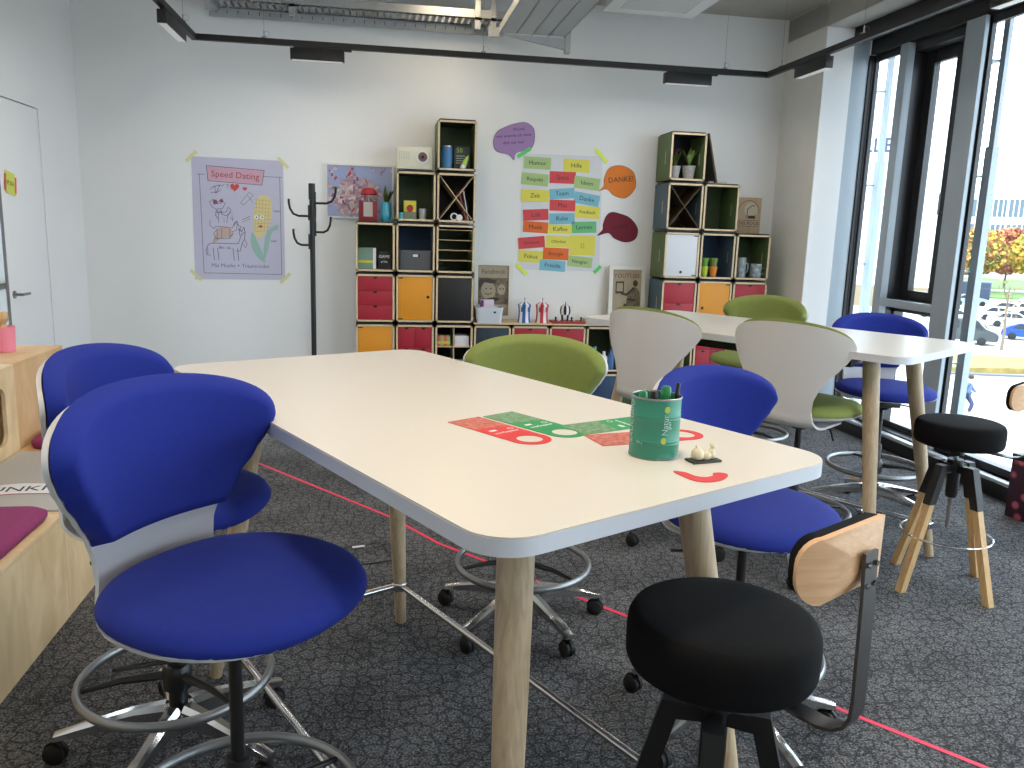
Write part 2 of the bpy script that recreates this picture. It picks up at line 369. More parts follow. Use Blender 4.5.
# ================================================================== CHAIRS
RB, BO = .42, .238
def bend(s, z, dy=0):
    r = RB + dy; return (r * math.sin(s / RB), -BO + RB - r * math.cos(s / RB) - .035 * z, z)
def half_w(z):      # side outline of the shell, z relative to the seat top
    pts = [(-.12, .150), (-.05, .150), (.02, .155), (.07, .173), (.12, .207), (.17, .252), (.21, .285), (.245, .308), (.28, .314)]
    if z <= pts[0][0]: return pts[0][1]
    for (a, wa), (c, wc) in zip(pts, pts[1:]):
        if z <= c:
            t = (z - a) / (c - a); t = t * t * (3 - 2 * t) * .5 + t * .5; return wa + (wc - wa) * t
    return pts[-1][1]
def chair(x, y, yaw, sz, upm, label, group, base=0, ringz=.27, lev=1):
    t = thing('swivel_chair', label, 'chair', (x, y, 0), R(yaw), group)
    Z = sz
    # seat cushion
    def seat_pt(r, a, z):
        e = 2 / 2.25; c, s_ = math.cos(a), math.sin(a)
        return (.262 * r * math.copysign(abs(c) ** e, c), .018 + .246 * r * math.copysign(abs(s_) ** e, s_), z)
    b = B(); prof = [(0, .0), (.3, -.001), (.6, -.003), (.8, -.007), (.9, -.012), (.955, -.019), (.985, -.029), (1, -.038), (.995, -.048), (.975, -.055), (.9, -.058)]
    n = 48; rings = []
    for r, z in prof:
        rings.append([b.bm.verts.new(seat_pt(r, 2 * PI * k / n, Z + z - .012 * (r ** 2) * max(0, math.sin(2 * PI * k / n)))) for k in range(n)] if r else [b.bm.verts.new((0, .018, Z))])
    for A, C in zip(rings, rings[1:]):
        for k in range(n):
            if len(A) == 1: b.face([A[0], C[k], C[(k + 1) % n]], 0, True)
            else: b.face([A[k], C[k], C[(k + 1) % n], A[(k + 1) % n]], 0, True)
    b.face(rings[-1][::-1]); b.obj('seat', upm, t, sharp=80)
    # back cushion
    def arch(uu): ph = uu * PI / 2; return math.copysign(abs(math.sin(ph)) ** .97, ph), 1 - max(0, math.cos(ph)) ** .85
    def pad(u, v, off):
        uu = 2 * u - 1; s1, k = arch(uu); zb = .048 + .012 * abs(uu) ** 2; ztip = .258
        ze = zb + (ztip - zb) * v; zc = zb + (.372 - zb) * v; z = zc * (1 - k) + ze * k
        return s1 * (half_w(ze) + .002), z
    def thick(u, v):
        uu = abs(2 * u - 1); vv = abs(2 * v - 1); return .046 * max(0, (1 - uu ** 14)) ** .4 * max(0, (1 - vv ** 16)) ** .4
    b = B()
    def front(u, v):
        s_, z = pad(u, v, 0); p = bend(s_, z, -.004 - thick(u, v)); return (p[0], p[1], Z + p[2])
    def rear(u, v):
        s_, z = pad(u, v, 0); p = bend(s_, z, -.003); return (p[0], p[1], Z + p[2])
    b.grid(front, 36, 18); b.grid(rear, 36, 18, flip=True)
    bmesh.ops.remove_doubles(b.bm, verts=b.bm.verts[:], dist=.0012)
    b.obj('backrest', upm, t, sharp=80)
    # white shell
    b = B(); V = []
    rows = 30; cols = 28
    for side in (0, 1):
        G = []
        for j in range(rows + 1):
            v = j / rows; row = []
            for i in range(cols + 1):
                uu = 2 * i / cols - 1; s1, k = arch(uu)
                if v > .38:
                    q = (v - .38) / .62; zc = -.03 + (.358 + .03) * q; ze = -.03 + (.260 + .03) * q
                    z = zc * (1 - k) + ze * k; w = half_w(ze); p = bend(s1 * w, z, .011 if side else 0)
                    row.append((p[0], p[1], Z + p[2]))
                else:           # sweep under the seat
                    p = 1 - v / .38; w = half_w(-.03) + .045 * p ** 1.5; cur = RB - math.sqrt(max(0, RB * RB - (s1 * w) ** 2))
                    if p < .25: yy, zz, an = -BO + .001, -.03 - .03 * p / .25, 0
                    elif p < .7: an = (p - .25) / .45 * PI / 2; yy = -BO + .001 + .06 * (1 - math.cos(an)); zz = -.06 - .042 * math.sin(an)
                    else: an = PI / 2; yy = -BO + .061 + .13 * (p - .7) / .3; zz = -.102 + .012 * (p - .7) / .3
                    off = .010 if side else 0
                    row.append((s1 * w, yy + cur - off * math.cos(an), Z + zz - off * math.sin(an)))
            G.append([b.bm.verts.new(p) for p in row])
        V.append(G)
    for j in range(rows):
        for i in range(cols):
            b.face([V[0][j][i], V[0][j][i + 1], V[0][j + 1][i + 1], V[0][j + 1][i]], 0, True); b.face([V[1][j][i], V[1][j + 1][i], V[1][j + 1][i + 1], V[1][j][i + 1]], 0, True)
        b.face([V[0][j][0], V[0][j + 1][0], V[1][j + 1][0], V[1][j][0]], 0, True); b.face([V[0][j][-1], V[1][j][-1], V[1][j + 1][-1], V[0][j + 1][-1]], 0, True)
    for i in range(cols):
        b.face([V[0][rows][i], V[0][rows][i + 1], V[1][rows][i + 1], V[1][rows][i]], 0, True); b.face([V[0][0][i], V[1][0][i], V[1][0][i + 1], V[0][0][i + 1]], 0, True)
    n = 40; under = []
    for r, z in ((.995, -.054), (.985, -.062), (.86, -.076), (.5, -.092), (.25, -.096)):
        under.append([b.bm.verts.new(seat_pt(r, 2 * PI * k / n, Z + z)) for k in range(n)])
    inner = [b.bm.verts.new(seat_pt(.96, 2 * PI * k / n, Z - .053)) for k in range(n)]
    for A, C in zip([inner] + under, under):
        for k in range(n): b.face([A[k], A[(k + 1) % n], C[(k + 1) % n], C[k]], 0, True)
    b.face(under[-1])
    b.obj('shell', SHELL, t, sharp=60)
    # mechanism, gas lift
    b = B(); b.lathe([(.0, -.094), (.075, -.096), (.06, -.12), (.034, -.155), (.0, -.157)], c=(0, 0, Z), n=20); b.cbox((0, .02, Z - .11), (.12, .17, .035), bev=.008); b.obj('seat_mechanism', BPLAS, t)
    b = B()
    b.tube([(.05, .02, Z - .115), (.15, .0, Z - .135), (.21 * lev, -.10, Z - .155)] if lev > 0 else [(-.05, .02, Z - .115), (-.15, .0, Z - .135), (-.21, -.10, Z - .155)], .005, 6); b.obj('lever', BPLAS, t)
    b = B(); b.lathe([(0, Z - .15), (.0145, Z - .15), (.0145, .52), (.0145, .40), (.024, .40), (.026, .39), (.026, .12), (0, .12)], n=20); b.obj('gas_lift', BPLAS, t)
    # foot ring
    rr = .259; b = B(); b.tube([(rr * math.cos(2 * PI * k / 48), rr * math.sin(2 * PI * k / 48), ringz) for k in range(48)], .0115, 10, closed=True, flat=1.25); fr = b.obj('foot_ring', RINGM, t)
    b = B()
    for k in range(3):
        a = 2 * PI * k / 3 + R(base) + .4; b.tube([(.03 * math.cos(a), .03 * math.sin(a), ringz + .005), (.15 * math.cos(a), .15 * math.sin(a), ringz + .012), (rr * math.cos(a), rr * math.sin(a), ringz)], [.014, .010, .006], 8)
    b.lathe([(.027, -.04), (.04, -.036), (.042, .02), (.034, .034), (.027, .036)], c=(0, 0, ringz), n=20); b.obj('ring_spider', BPLAS, fr)
    # star base
    hub = B(); hub.lathe([(0, .07), (.035, .07), (.05, .085), (.052, .13), (.045, .145), (.027, .147), (0, .147)], n=24); hub.obj('base_hub', CHROME, t)
    for k in range(5):
        a = 2 * PI * k / 5 + R(base - yaw); c, s_ = math.cos(a), math.sin(a)
        b = B(); L = [(.035, .135, .030, .034), (.12, .130, .024, .026), (.22, .112, .021, .018), (.30, .094, .020, .013), (.335, .086, .019, .010)]
        rings = []
        for (r, z, w, h) in L:
            q = [(-w, -h), (-w * .9, h * .35), (-w * .45, h * .8), (w * .45, h * .8), (w * .9, h * .35), (w, -h)]
            rings.append([b.bm.verts.new((c * r - s_ * p, s_ * r + c * p, z + hh)) for p, hh in q])
        for A, C in zip(rings, rings[1:]):
            for i in range(6): b.face([A[i], A[(i + 1) % 6], C[(i + 1) % 6], C[i]], 0, True)
        b.face(rings[0][::-1]); b.face(rings[-1]); arm = b.obj('base_arm', CHROME, t, sharp=35)
        b = B(); cc = Vector((c * .325, s_ * .325, 0)); rot = a + 1.1 + k * 1.7; ax = Vector((math.cos(rot), math.sin(rot), 0)); fw = Vector((-ax.y, ax.x, 0))
        b.tube([cc + Vector((0, 0, .085)), cc + Vector((0, 0, .05))], .0065, 8)
        for sd in (-1, 1):
            m_ = Matrix.Translation(cc + fw * .012 + ax * .011 * sd + Vector((0, 0, .03))) @ Matrix(((ax.x, fw.x, 0, 0), (ax.y, fw.y, 0, 0), (0, 0, 1, 0), (0, 0, 0, 1))) @ Matrix.Rotation(PI / 2, 4, 'Y')
            b.lathe([(0, -.0095), (.024, -.0095), (.03, -.006), (.03, .006), (.024, .0095), (0, .0095)], mx=m_, n=20)
        hood = [cc + fw * (.012 + .031 * math.cos(u)) + Vector((0, 0, .032 + .032 * math.sin(u))) for u in [R(v) for v in range(0, 200, 22)]]
        b.tube(hood, .0045, 6)
        b.obj('castor', RUBBER, t)
    return t
chair(-.298, 1.640, 234, .835, BLUE, 'blue swivel chair nearest the camera, its whole round seat in view', None, base=20, ringz=.27)
chair(-.572, 2.268, 254, .82, BLUE, 'blue swivel chair directly behind the nearest one, next to the plywood seating', None, base=39, ringz=.245)
chair(.565, 2.965, 162, .756, GREEN, 'green swivel chair behind the far long edge of the foreground table, facing us', None, base=5, ringz=.25)
chair(1.10, 2.19, 206, .762, BLUE, 'blue swivel chair at the right edge of the foreground table, behind the green can', None, base=-8)
chair(1.478, 3.94, -57, .818, GREEN, 'green swivel chair seen from its white back, the left of the pair with white shells', None, base=10)
chair(1.955, 3.44, -55, .822, GREEN, 'green swivel chair seen from its white back, the right of the pair', None, base=30, ringz=.27)
chair(2.43, 4.94, 134, .797, GREEN, 'green swivel chair across the window table, before the right shelf tower', None, base=15)
chair(2.83, 4.11, 170, .76, BLUE, 'blue swivel chair at the window end of the back table, against the grey window posts', None, base=11, lev=-1)

# ================================================================== STOOLS
def stool(x, y, topz, feet_ang, back_ang, label, bz0, ring_z=.245, br=.265):
    t = thing('bar_stool', label, 'stool', (x, y, 0))
    b = B(); r = .182; z = topz
    b.lathe([(0, z), (.08, z - .001), (.13, z - .003), (r - .02, z - .006), (r - .008, z - .012), (r - .001, z - .026), (r + .001, z - .05), (r, z - .094), (r - .005, z - .106), (r - .02, z - .112), (0, z - .112)], n=56); b.obj('seat', BFAB, t, sharp=70)
    b = B(); b.lathe([(0, z - .125), (.1, z - .125), (.1, z - .113), (0, z - .113)], n=28); b.lathe([(0, z - .16), (.03, z - .16), (.032, z - .15), (.03, z - .13), (0, z - .126)], n=20); b.obj('seat_plate', BPLAS, t)
    b = B(); b.lathe([(0, z - .50), (.009, z - .50), (.0095, z - .15), (0, z - .15)], n=14); b.obj('height_screw', STEEL, t)
    hz = topz - .215
    b = B(); b.lathe([(0, hz - .14), (.022, hz - .14), (.026, hz - .12), (.026, hz + .01), (.034, hz + .012), (.034, hz + .035), (0, hz + .035)], n=18); b.obj('bracket_hub', BLACKM, t)
    for k in range(4):
        a = R(feet_ang) + k * PI / 2; d = Vector((math.cos(a), math.sin(a), 0)); s_ = Vector((-d.y, d.x, 0))
        top = d * .085 + Vector((0, 0, hz + .01)); foot = d * .245; L = foot - top
        br1 = top + L * .30
        b = B(); wv = s_ * .0155
        def slab(pts, hw, bb):   # pts: list of (center, halfdepth vector)
            rings = []
            for c, dv in pts: rings.append([bb.bm.verts.new(c + dv + s_ * hw), bb.bm.verts.new(c + dv - s_ * hw), bb.bm.verts.new(c - dv - s_ * hw), bb.bm.verts.new(c - dv + s_ * hw)])
            for A, C in zip(rings, rings[1:]):
                for i in range(4): bb.face([A[i], A[(i + 1) % 4], C[(i + 1) % 4], C[i]])
            bb.face(rings[0][::-1]); bb.face(rings[-1])
        slab([(top + L * .05, d * .016), (foot + Vector((0, 0, .0)), d * .0165)], .0165, b); lg = b.obj('leg', STOOLW, t)
        b = B(); slab([(top - L * .01, d * .0195), (br1, d * .0195)], .0195, b)
        slab([(d * .02 + Vector((0, 0, hz - .004)), Vector((0, 0, .016))), (d * .085 + Vector((0, 0, hz - .008)), Vector((0, 0, .018)))], .014, b); b.obj('leg_bracket', BLACKM, lg)
    rr = .235 * 1.0 - .0 ; rr = .085 + (.245 - .085) * (1 - ring_z / (hz + .01)) + .012
    b = B(); b.tube([(rr * math.cos(2 * PI * k / 48), rr * math.sin(2 * PI * k / 48), ring_z) for k in range(48)], .0048, 8, closed=True); b.obj('foot_ring', CHROME, t)
    # backrest on a bent flat strap
    a = R(back_ang); d = Vector((math.cos(a), math.sin(a), 0)); s_ = Vector((-d.y, d.x, 0)); zt = topz - .122
    prof = [(.03, zt), (.12, zt), (br - .05, zt - .003), (br - .02, zt + .004), (br - .002, zt + .018), (br + .008, zt + .04), (br + .010, zt + .07), (br + .006, bz0 + .0), (br + .002, bz0 + .085)]
    b = B(); rings = []
    for i, (q, zz) in enumerate(prof):
        q0, z0 = prof[max(i - 1, 0)]; q1, z1 = prof[min(i + 1, len(prof) - 1)]; tv = Vector((q1 - q0, z1 - z0)).normalized(); nv = d * (-tv.y) + Vector((0, 0, tv.x)); nv *= .003; c = d * q + Vector((0, 0, zz))
        rings.append([b.bm.verts.new(c + nv + s_ * .02), b.bm.verts.new(c + nv - s_ * .02), b.bm.verts.new(c - nv - s_ * .02), b.bm.verts.new(c - nv + s_ * .02)])
    for A, C in zip(rings, rings[1:]):
        for i in range(4): b.face([A[i], A[(i + 1) % 4], C[(i + 1) % 4], C[i]])
    b.face(rings[0][::-1]); b.face(rings[-1]); b.obj('back_strap', STRAP, t, sharp=50)
    # curved panel
    ol = rrect(.29, .112, .045, 6); Rc = .24; cz = bz0 + .062
    def cp(px, pz, off): th = px / Rc; q = br - .001 - Rc + (Rc + off) * math.cos(th) + (-.004 if 0 else 0); return d * q + s_ * ((Rc + off) * math.sin(th)) + Vector((0, 0, cz + pz))
    for nm, o0, o1, mt, sc in (('back_panel', -.016, -.004, PANELW, 1.0), ('back_pad', -.046, -.0165, BFAB, .99)):
        b = B(); N = len(ol); nr = 6
        outer = []
        for o in (o0, o1):
            rings = []
            for q in range(nr + 1):
                f = q / nr; rings.append([b.bm.verts.new(cp(x_ * f * sc, z_ * f * sc, o if not (nm == 'back_pad' and o == o0 and q == nr) else o + .008)) for x_, z_ in ol] if q else [b.bm.verts.new(cp(0, 0, o))])
            for A, C in zip(rings, rings[1:]):
                for i in range(N):
                    if len(A) == 1: b.face([A[0], C[i], C[(i + 1) % N]], 0, True)
                    else: b.face([A[i], C[i], C[(i + 1) % N], A[(i + 1) % N]], 0, True)
            outer.append(rings[-1])
        for i in range(N): b.face([outer[0][i], outer[0][(i + 1) % N], outer[1][(i + 1) % N], outer[1][i]], 0, True)
        b.obj(nm, mt, t, sharp=50)
    for sx in (-.011, .011):
        for zz in (bz0 + .03, bz0 + .065):
            b = B(); c = d * (br + .006) + s_ * sx + Vector((0, 0, zz)); b.tube([c, c + d * .005], .0045, 8); b.obj('back_screw', CHROME, t)
    return t
stool(.655, 1.36, .832, 64, -60, 'black round bar stool in the foreground with a wooden backrest', .955)
stool(2.55, 3.13, .775, 14, -56, 'black round bar stool with four beech legs near the windows', .86)

# ================================================================== SHELF MODULES
SX0, PW, SY, PV = -.1787, .3127, 6.468, .395
MW, MH, MD = .300, .372, .335
def notch(mx, w=.034, h=.016, flip=False):
    b = B(); pts = [(w / 2 * math.cos(PI + PI * k / 8), h * math.sin(PI + PI * k / 8) + 0) for k in range(9)]; b.prism(pts, 0, .003, mx); return b
def module(k, j, side, inner, front, label, extra=None, cat='shelf box', lft=None):
    x0 = SX0 + k * PW + (PW - MW) / 2; z0 = j * PV + .012; t = thing('stacking_shelf_box', label, cat, (x0 + MW / 2, SY, z0), 0, 'stacking shelf boxes along the back wall')
    w, h, d, th = MW / 2, MH, MD, .015
    for lo, hi in ((-w, -w + th), (w - th, w)): b = B(); b.box((lo, .004, 0), (hi, d, h)); b.obj('side_panel', BOXC[side], t)
    b = B(); b.box((-w + th, .004, 0), (w - th, d, th)); b.box((-w + th, .004, h - th), (w - th, d, h)); b.box((-w + th, d - .008, th), (w - th, d, h - th)); b.obj('inner_panel', BOXC[inner], t)
    b = B(); b.box((-w, 0, 0), (-w + th, .004, h)); b.box((w - th, 0, 0), (w, .004, h)); b.box((-w, 0, 0), (w, .004, th)); b.box((-w, 0, h - th), (w, .004, h)); b.obj('front_edge', EDGE, t)
    b = B()
    b.box((-w + .012, .012, h), (w - .012, d - .012, h + .011))
    b.obj('stacking_plate', BOXC['dark'], t)
    iw = w - th - .002; ih0, ih1 = th + .002, h - th - .002
    def fr(mats, x_0, x_1, z_0, z_1, nm, yf=.006): q = B(); q.box((x_0, yf, z_0), (x_1, yf + .012, z_1), bev=.0015); return q.obj(nm, mats, t)
    def nt_(x_, z_, par): q = notch(wallmx(x_, .0062, z_)); q.obj('finger_notch', BOXC['black'], par)
    if front == 'drawers3':
        hh = (ih1 - ih0) / 3
        for i in range(3): o = fr(BOXC['red'], -iw, iw, ih0 + i * hh + .001, ih0 + (i + 1) * hh - .001, 'drawer'); nt_(0, ih0 + (i + 1) * hh - .003, o)
    elif front in ('drawers2', 'drawer1'):
        hh = (ih1 - ih0) / 2
        for i in range(2): o = fr(BOXC['red'], -iw, iw, ih0 + i * hh + .001, ih0 + (i + 1) * hh - .001, 'drawer'); nt_(0, ih0 + (i + 1) * hh - .003, o)
    elif front == 'drawers4':
        hh = (ih1 - ih0) / 2
        for i in range(2):
            for sx in (-1, 1): o = fr(BOXC['red'], min(0, sx * iw) + .0015, max(0, sx * iw) - .0015, ih0 + i * hh + .001, ih0 + (i + 1) * hh - .001, 'drawer'); nt_(sx * iw / 2, ih0 + (i + 1) * hh - .003, o)
    elif front and front.startswith('door'):
        _, colr, hx, hz = front.split('_'); o = fr(BOXC[colr], -iw, iw, ih0, ih1, 'door')
        q = B(); q.lathe([(0, 0), (.012, 0), (.012, .002), (0, .002)], mx=wallmx(float(hx), .0062, float(hz)), n=16); q.obj('finger_hole', BOXC['black'], o)
        q = B(); sx = -1 if float(hx) > 0 else 1
        for zz in (ih1 - .008, ih0 + .008): q.box((sx * iw, .003, zz - .004), (sx * iw - sx * .035, .0062, zz + .004))
        q.obj('hinge', BOXC['black'], o)
    elif front == 'cross':
        q = B(); L = math.hypot(2 * iw, ih1 - ih0); a = math.atan2(ih1 - ih0, 2 * iw)
        for s_ in (-1, 1): q.cbox((0, 0, 0), (L - .01, .30, .005), mx=Matrix.Translation((0, .16, h / 2)) @ Matrix.Rotation(s_ * a, 4, 'Y'))
        q.obj('cross_divider', BOXC['brown'] if inner != 'dark' else EDGE, t)
    elif front == 'shelves':
        for i in range(4): q = B(); zz = ih0 + (ih1 - ih0) * (.23 + .235 * i); q.box((-iw, .01, zz), (iw, .3, zz + .004)); q.obj('thin_shelf', EDGE, t)
    elif front == 'quad':
        q = B(); q.box((-.003, .01, ih0), (.003, .32, ih1)); q.box((-iw, .01, h * .52), (iw, .32, h * .52 + .005)); q.obj('cross_divider', EDGE, t)
    q = B()       # slot grips in the sides
    if side in ('olive', 'dusty') or inner in ('green', 'blue'):
        q.box((w - th - .0012, .10, h * .35), (w - th - .0002, .112, h * .6)); q.box((-w - .001, .12, h * .35), (-w - .0002, .132, h * .62)); q.obj('grip_slot', EDGE, t)
    return t
tower = {0: 4, 1: 5, 2: 6, 8: 6, 9: 5, 10: 4}
spec = {  # (k, j): (inner, front, what)
    (0, 3): ('green', None, 'open dark green shelf box topping the leftmost column, books inside'),
    (0, 2): ('dark', 'drawers3', 'shelf box of three red drawers in the leftmost column'),
    (0, 1): ('dark', 'door_orange_0.1_0.08', 'orange door shelf box low in the leftmost column, under the red drawers'),
    (0, 0): ('dark', 'drawers3', 'red drawer shelf box on the floor under the leftmost orange door'),
    (1, 4): ('green', None, 'open green shelf box directly under the cream radio'),
    (1, 3): ('blue', None, 'open blue shelf box holding a grey felt basket'),
    (1, 2): ('dark', 'door_orange_0.1_0.2', 'orange door shelf box between the red drawers and the black door'),
    (1, 1): ('dark', 'drawers4', 'shelf box with four small red drawers in the left tower'),
    (1, 0): ('green', None, 'open green shelf box on the floor under four red drawers'),
    (2, 5): ('green', None, 'open green shelf box at the very top of the left tower'),
    (2, 4): ('dark', 'cross', 'dark shelf box with an X divider holding tape rolls, left tower'),
    (2, 3): ('green', 'shelves', 'dark shelf box divided by four thin horizontal shelves'),
    (2, 2): ('dark', 'door_black_0_0.29', 'black door shelf box with a round finger hole'),
    (2, 1): ('dark', 'quad', 'dark shelf box split into four compartments with booklets'),
    (2, 0): ('dark', 'drawers2', 'red drawer shelf box on the floor beneath the four compartments'),
    (3, 1): ('petrol', 'door_petrol_0.1_0.2', 'petrol blue door shelf box under the white plastic basket'),
    (4, 1): ('dark', 'drawer1', 'red drawer shelf box under the blue striped tin'),
    (5, 1): ('dark', 'drawer1', 'red drawer shelf box under the toy fort set'),
    (6, 1): ('green', None, 'open dark green shelf box holding bottles, right of the counter drawers'),
    (7, 1): ('green', None, 'open green shelf box hidden behind the left white chair shell'),
    (3, 0): ('dark', 'drawers2', 'red drawer shelf box on the floor below the petrol door'),
    (4, 0): ('blue', None, 'open blue shelf box on the floor below the left counter drawer'),
    (5, 0): ('dark', 'door_orange_0.1_0.2', 'orange door shelf box on the floor below the toy fort'),
    (6, 0): ('blue', 'door_blue_0.1_0.2', 'blue door shelf box on the floor below the bottles'),
    (7, 0): ('green', 'door_green_0.1_0.2', 'green door shelf box on the floor beside the blue door'),
    (8, 5): ('dark', None, 'open dark shelf box with two potted plants on the right tower'),
    (8, 4): ('brown', 'cross', 'brown shelf box with an X divider in the right tower'),
    (8, 3): ('dark', 'door_white_0_0.05', 'white door shelf box in the right tower'),
    (8, 2): ('dark', 'drawers2', 'red two drawer shelf box under the white door'),
    (8, 1): ('green', 'quad', 'open compartment shelf box behind the table, beside four red drawers'),
    (8, 0): ('green', None, 'open green shelf box at the foot of the right tower'),
    (9, 4): ('green', None, 'empty open green shelf box right of the right X divider'),
    (9, 3): ('blue', None, 'open blue shelf box holding flower pot cups'),
    (9, 2): ('dark', 'door_orange_-0.1_0.15', 'orange door shelf box in the right tower'),
    (9, 1): ('dark', 'drawers4', 'four red drawer shelf box seen under the back table'),
    (9, 0): ('green', None, 'open green shelf box on the floor under four red drawers, right tower'),
    (10, 3): ('green', None, 'open green shelf box holding two patterned mugs'),
    (10, 2): ('dark', 'drawers2', 'red drawer shelf box at the far right beside the concrete column'),
    (10, 1): ('dark', 'door_orange_0.1_0.2', 'orange door shelf box low beside the concrete column'),
    (10, 0): ('blue', None, 'open blue shelf box on the floor beside the concrete column')}
for (k, j), (inner, fr_, lb) in spec.items():
    side = {'green': 'olive', 'blue': 'dusty'}.get(inner, 'dark')
    if k == 8: side = 'olive' if j % 2 else 'dusty'
    if (k, j) in ((2, 5), (10, 3), (10, 2)): side = 'olive'
    module(k, j, side, inner, fr_, lb)
def mz(j): return j * PV + .012          # z of the module's underside
def fl(j): return j * PV + .0245         # standing height inside
def mxc(k): return SX0 + k * PW + PW / 2
tp = {j: (j - 1) * PV + .012 + MH + .0115 for j in range(1, 8)}   # resting height on a stack of j
b = B(); b.box((SX0 + 3 * PW + .002, SY - .012, tp[2] + .0005), (SX0 + 8 * PW - .004, SY + MD, tp[2] + .012), bev=.002)
tag(b.obj('counter_board', EDGE), 'long pale board lying across the low shelf boxes between the towers', 'board')
CT = tp[2] + .0125

# ================================================================== THINGS ON THE SHELVES
def solid(name, label, cat, B_, m, group=None, **k): return tag(B_.obj(name, m, **k), label, cat, group)
def bookb(x, y, z, w, d, h, m, name, label, cat='book', spine=None, tilt=0, group=None):
    t = thing(name, label, cat, (x, y, z), tilt, group); b = B(); b.box((-w / 2, 0, 0), (w / 2, .004, h)); b.box((-w / 2, d - .004, 0), (w / 2, d, h)); b.box((-w / 2, 0, 0), (-w / 2 + .004, d, h)); b.obj('cover', m, t)
    b = B(); b.box((-w / 2 + .004, .004, .003), (w / 2 - .004, d - .004, h - .003)); b.obj('pages', PAPERW, t)
    if spine: q = B(); q.box((-w / 2 + .01, -.0012, h * .3), (w / 2 - .01, -.0002, h * .42)); q.obj('title_band', spine, t)
    return t
TEAL = mat('sage_cover', (122, 150, 136), .7); YEL = mat('yellow_print', (216, 206, 60), .7)
o = bookb(mxc(0) - .07, SY + .06, fl(3), .15, .1, .165, TEAL, 'gift_box', 'sage green box with a yellow stripe in the leftmost open green box', 'box', YEL)
q = B(); q.box((.052, -.0015, .0), (.0755, -.0003, .165)); q.obj('white_side', PAPERW, o)
o = bookb(mxc(0) + .07, SY + .05, fl(3), .1, .05, .14, BOXC['black'], 'black_book', 'small black book with chalk lettering beside the sage green box')
q = B(); q.text('GAME', .032, wallmx(0, -.001, .1), 0); q.text('of life', .024, wallmx(0, -.001, .06), 0); q.obj('title_lettering', PAPERW, o)
# flower vases, box and painting on top of column 0
t = thing('gift_box', 'dark red gift box with a white label in front of the painting', 'gift box', (mxc(0) - .055, SY + .07, tp[4]))
b = B(); b.box((-.07, 0, 0), (.07, .08, .15), bev=.004); b.obj('box_body', mat('dark_red_card', (126, 22, 36), .6), t)
b = B(); b.box((-.035, -.003, .035), (.035, -.0005, .145)); b.text('I love', .022, wallmx(0, -.004, .1)); b.obj('paper_label', mat('label_card', (180, 172, 166), .8), t)
t = thing('glass_vase', 'turquoise glass vase with green leaves on the leftmost shelf column', 'vase', (mxc(0) + .085, SY + .10, tp[4]))
b = B(); b.lathe([(0, 0), (.03, 0), (.042, .05), (.036, .12), (.03, .15), (.027, .15), (.033, .12), (.038, .05), (.027, .006), (0, .006)], n=24); b.obj('vase_body', mat('turquoise_glass', (52, 160, 190), .15, spec=.7), t)
LEAF = mat('leaf_green', (78, 96, 44), .6, var=.2, vscale=30)
def leaf(b, p, d, L, w, bendz, mi=0):
    p = Vector(p); d = Vector(d).normalized(); s_ = d.cross(Vector((0, 0, 1)))
    s_ = s_.normalized() if s_.length > .01 else Vector((1, 0, 0))
    prev = None; n = 7; up = s_.cross(d)
    for i in range(n + 1):
        f = i / n; c = p + d * L * f - Vector((0, 0, 1)) * bendz * f * f * L; ww = w * math.sin(PI * min(1, f * .92 + .06)) ** .8
        row = [b.bm.verts.new(c - s_ * ww), b.bm.verts.new(c + up * (-.12 * ww)), b.bm.verts.new(c + s_ * ww)]
        if prev:
            for k in range(2): b.face([prev[k], prev[k + 1], row[k + 1], row[k]], mi, True)
        prev = row
b = B(); random.seed(3)
for i in range(14): leaf(b, (random.uniform(-.012, .012), random.uniform(-.01, .01), .13), (random.uniform(-.4, .5), random.uniform(-.4, .3), 1), random.uniform(.08, .2), .014, .2)
b.obj('leaf_sprigs', LEAF, t)
t = thing('paper_lantern', 'small red mushroom shaped paper lantern in front of the painting', 'lantern', (mxc(0) - .05, SY + .235, tp[4]))
b = B(); b.tube([(0, 0, 0), (0, 0, .22)], .006, 8); b.lathe([(0, 0), (.035, 0), (.035, .008), (0, .008)], n=20); b.obj('stem', EDGE, t)
b = B(); b.lathe([(.0, .262), (.03, .258), (.055, .24), (.065, .212), (.06, .205), (0, .205)], n=24); b.obj('red_cap', BOXC['red'], t)
# radio
t = thing('retro_radio', 'cream retro radio with a round dial on the second shelf column', 'radio', (.278, SY + .05, tp[5]))
CREAM = mat('cream_plastic', (214, 212, 192), .45)
b = B(); b.box((-.14, 0, .008), (.14, .12, .182), bev=.016); b.box((-.11, .03, 0), (-.08, .09, .012)); b.box((.08, .03, 0), (.11, .09, .012)); b.obj('radio_body', CREAM, t)
m_ = wallmx(.062, -.0005, .105)
b = B(); b.lathe([(.036, 0), (.045, 0), (.047, .005), (.036, .005)], mx=m_, n=28); b.obj('dial_rim', PAPERW, t)
b = B(); b.lathe([(0, 0), (.036, 0), (.034, .004), (0, .005)], mx=m_, n=28); b.obj('dial_face', mat('brown_dial', (110, 84, 76), .4), t)
b = B(); b.lathe([(0, .004), (.014, .004), (.012, .016), (0, .017)], mx=m_, n=20); b.obj('dial_knob', BPLAS, t)
b = B()
for r_ in range(4):
    for c_ in range(5): b.lathe([(0, 0), (.003, 0), (.003, .001), (0, .001)], mx=wallmx(-.115 + c_ * .018, -.0008, .09 + r_ * .016), n=8)
b.obj('speaker_grille', INK, t)
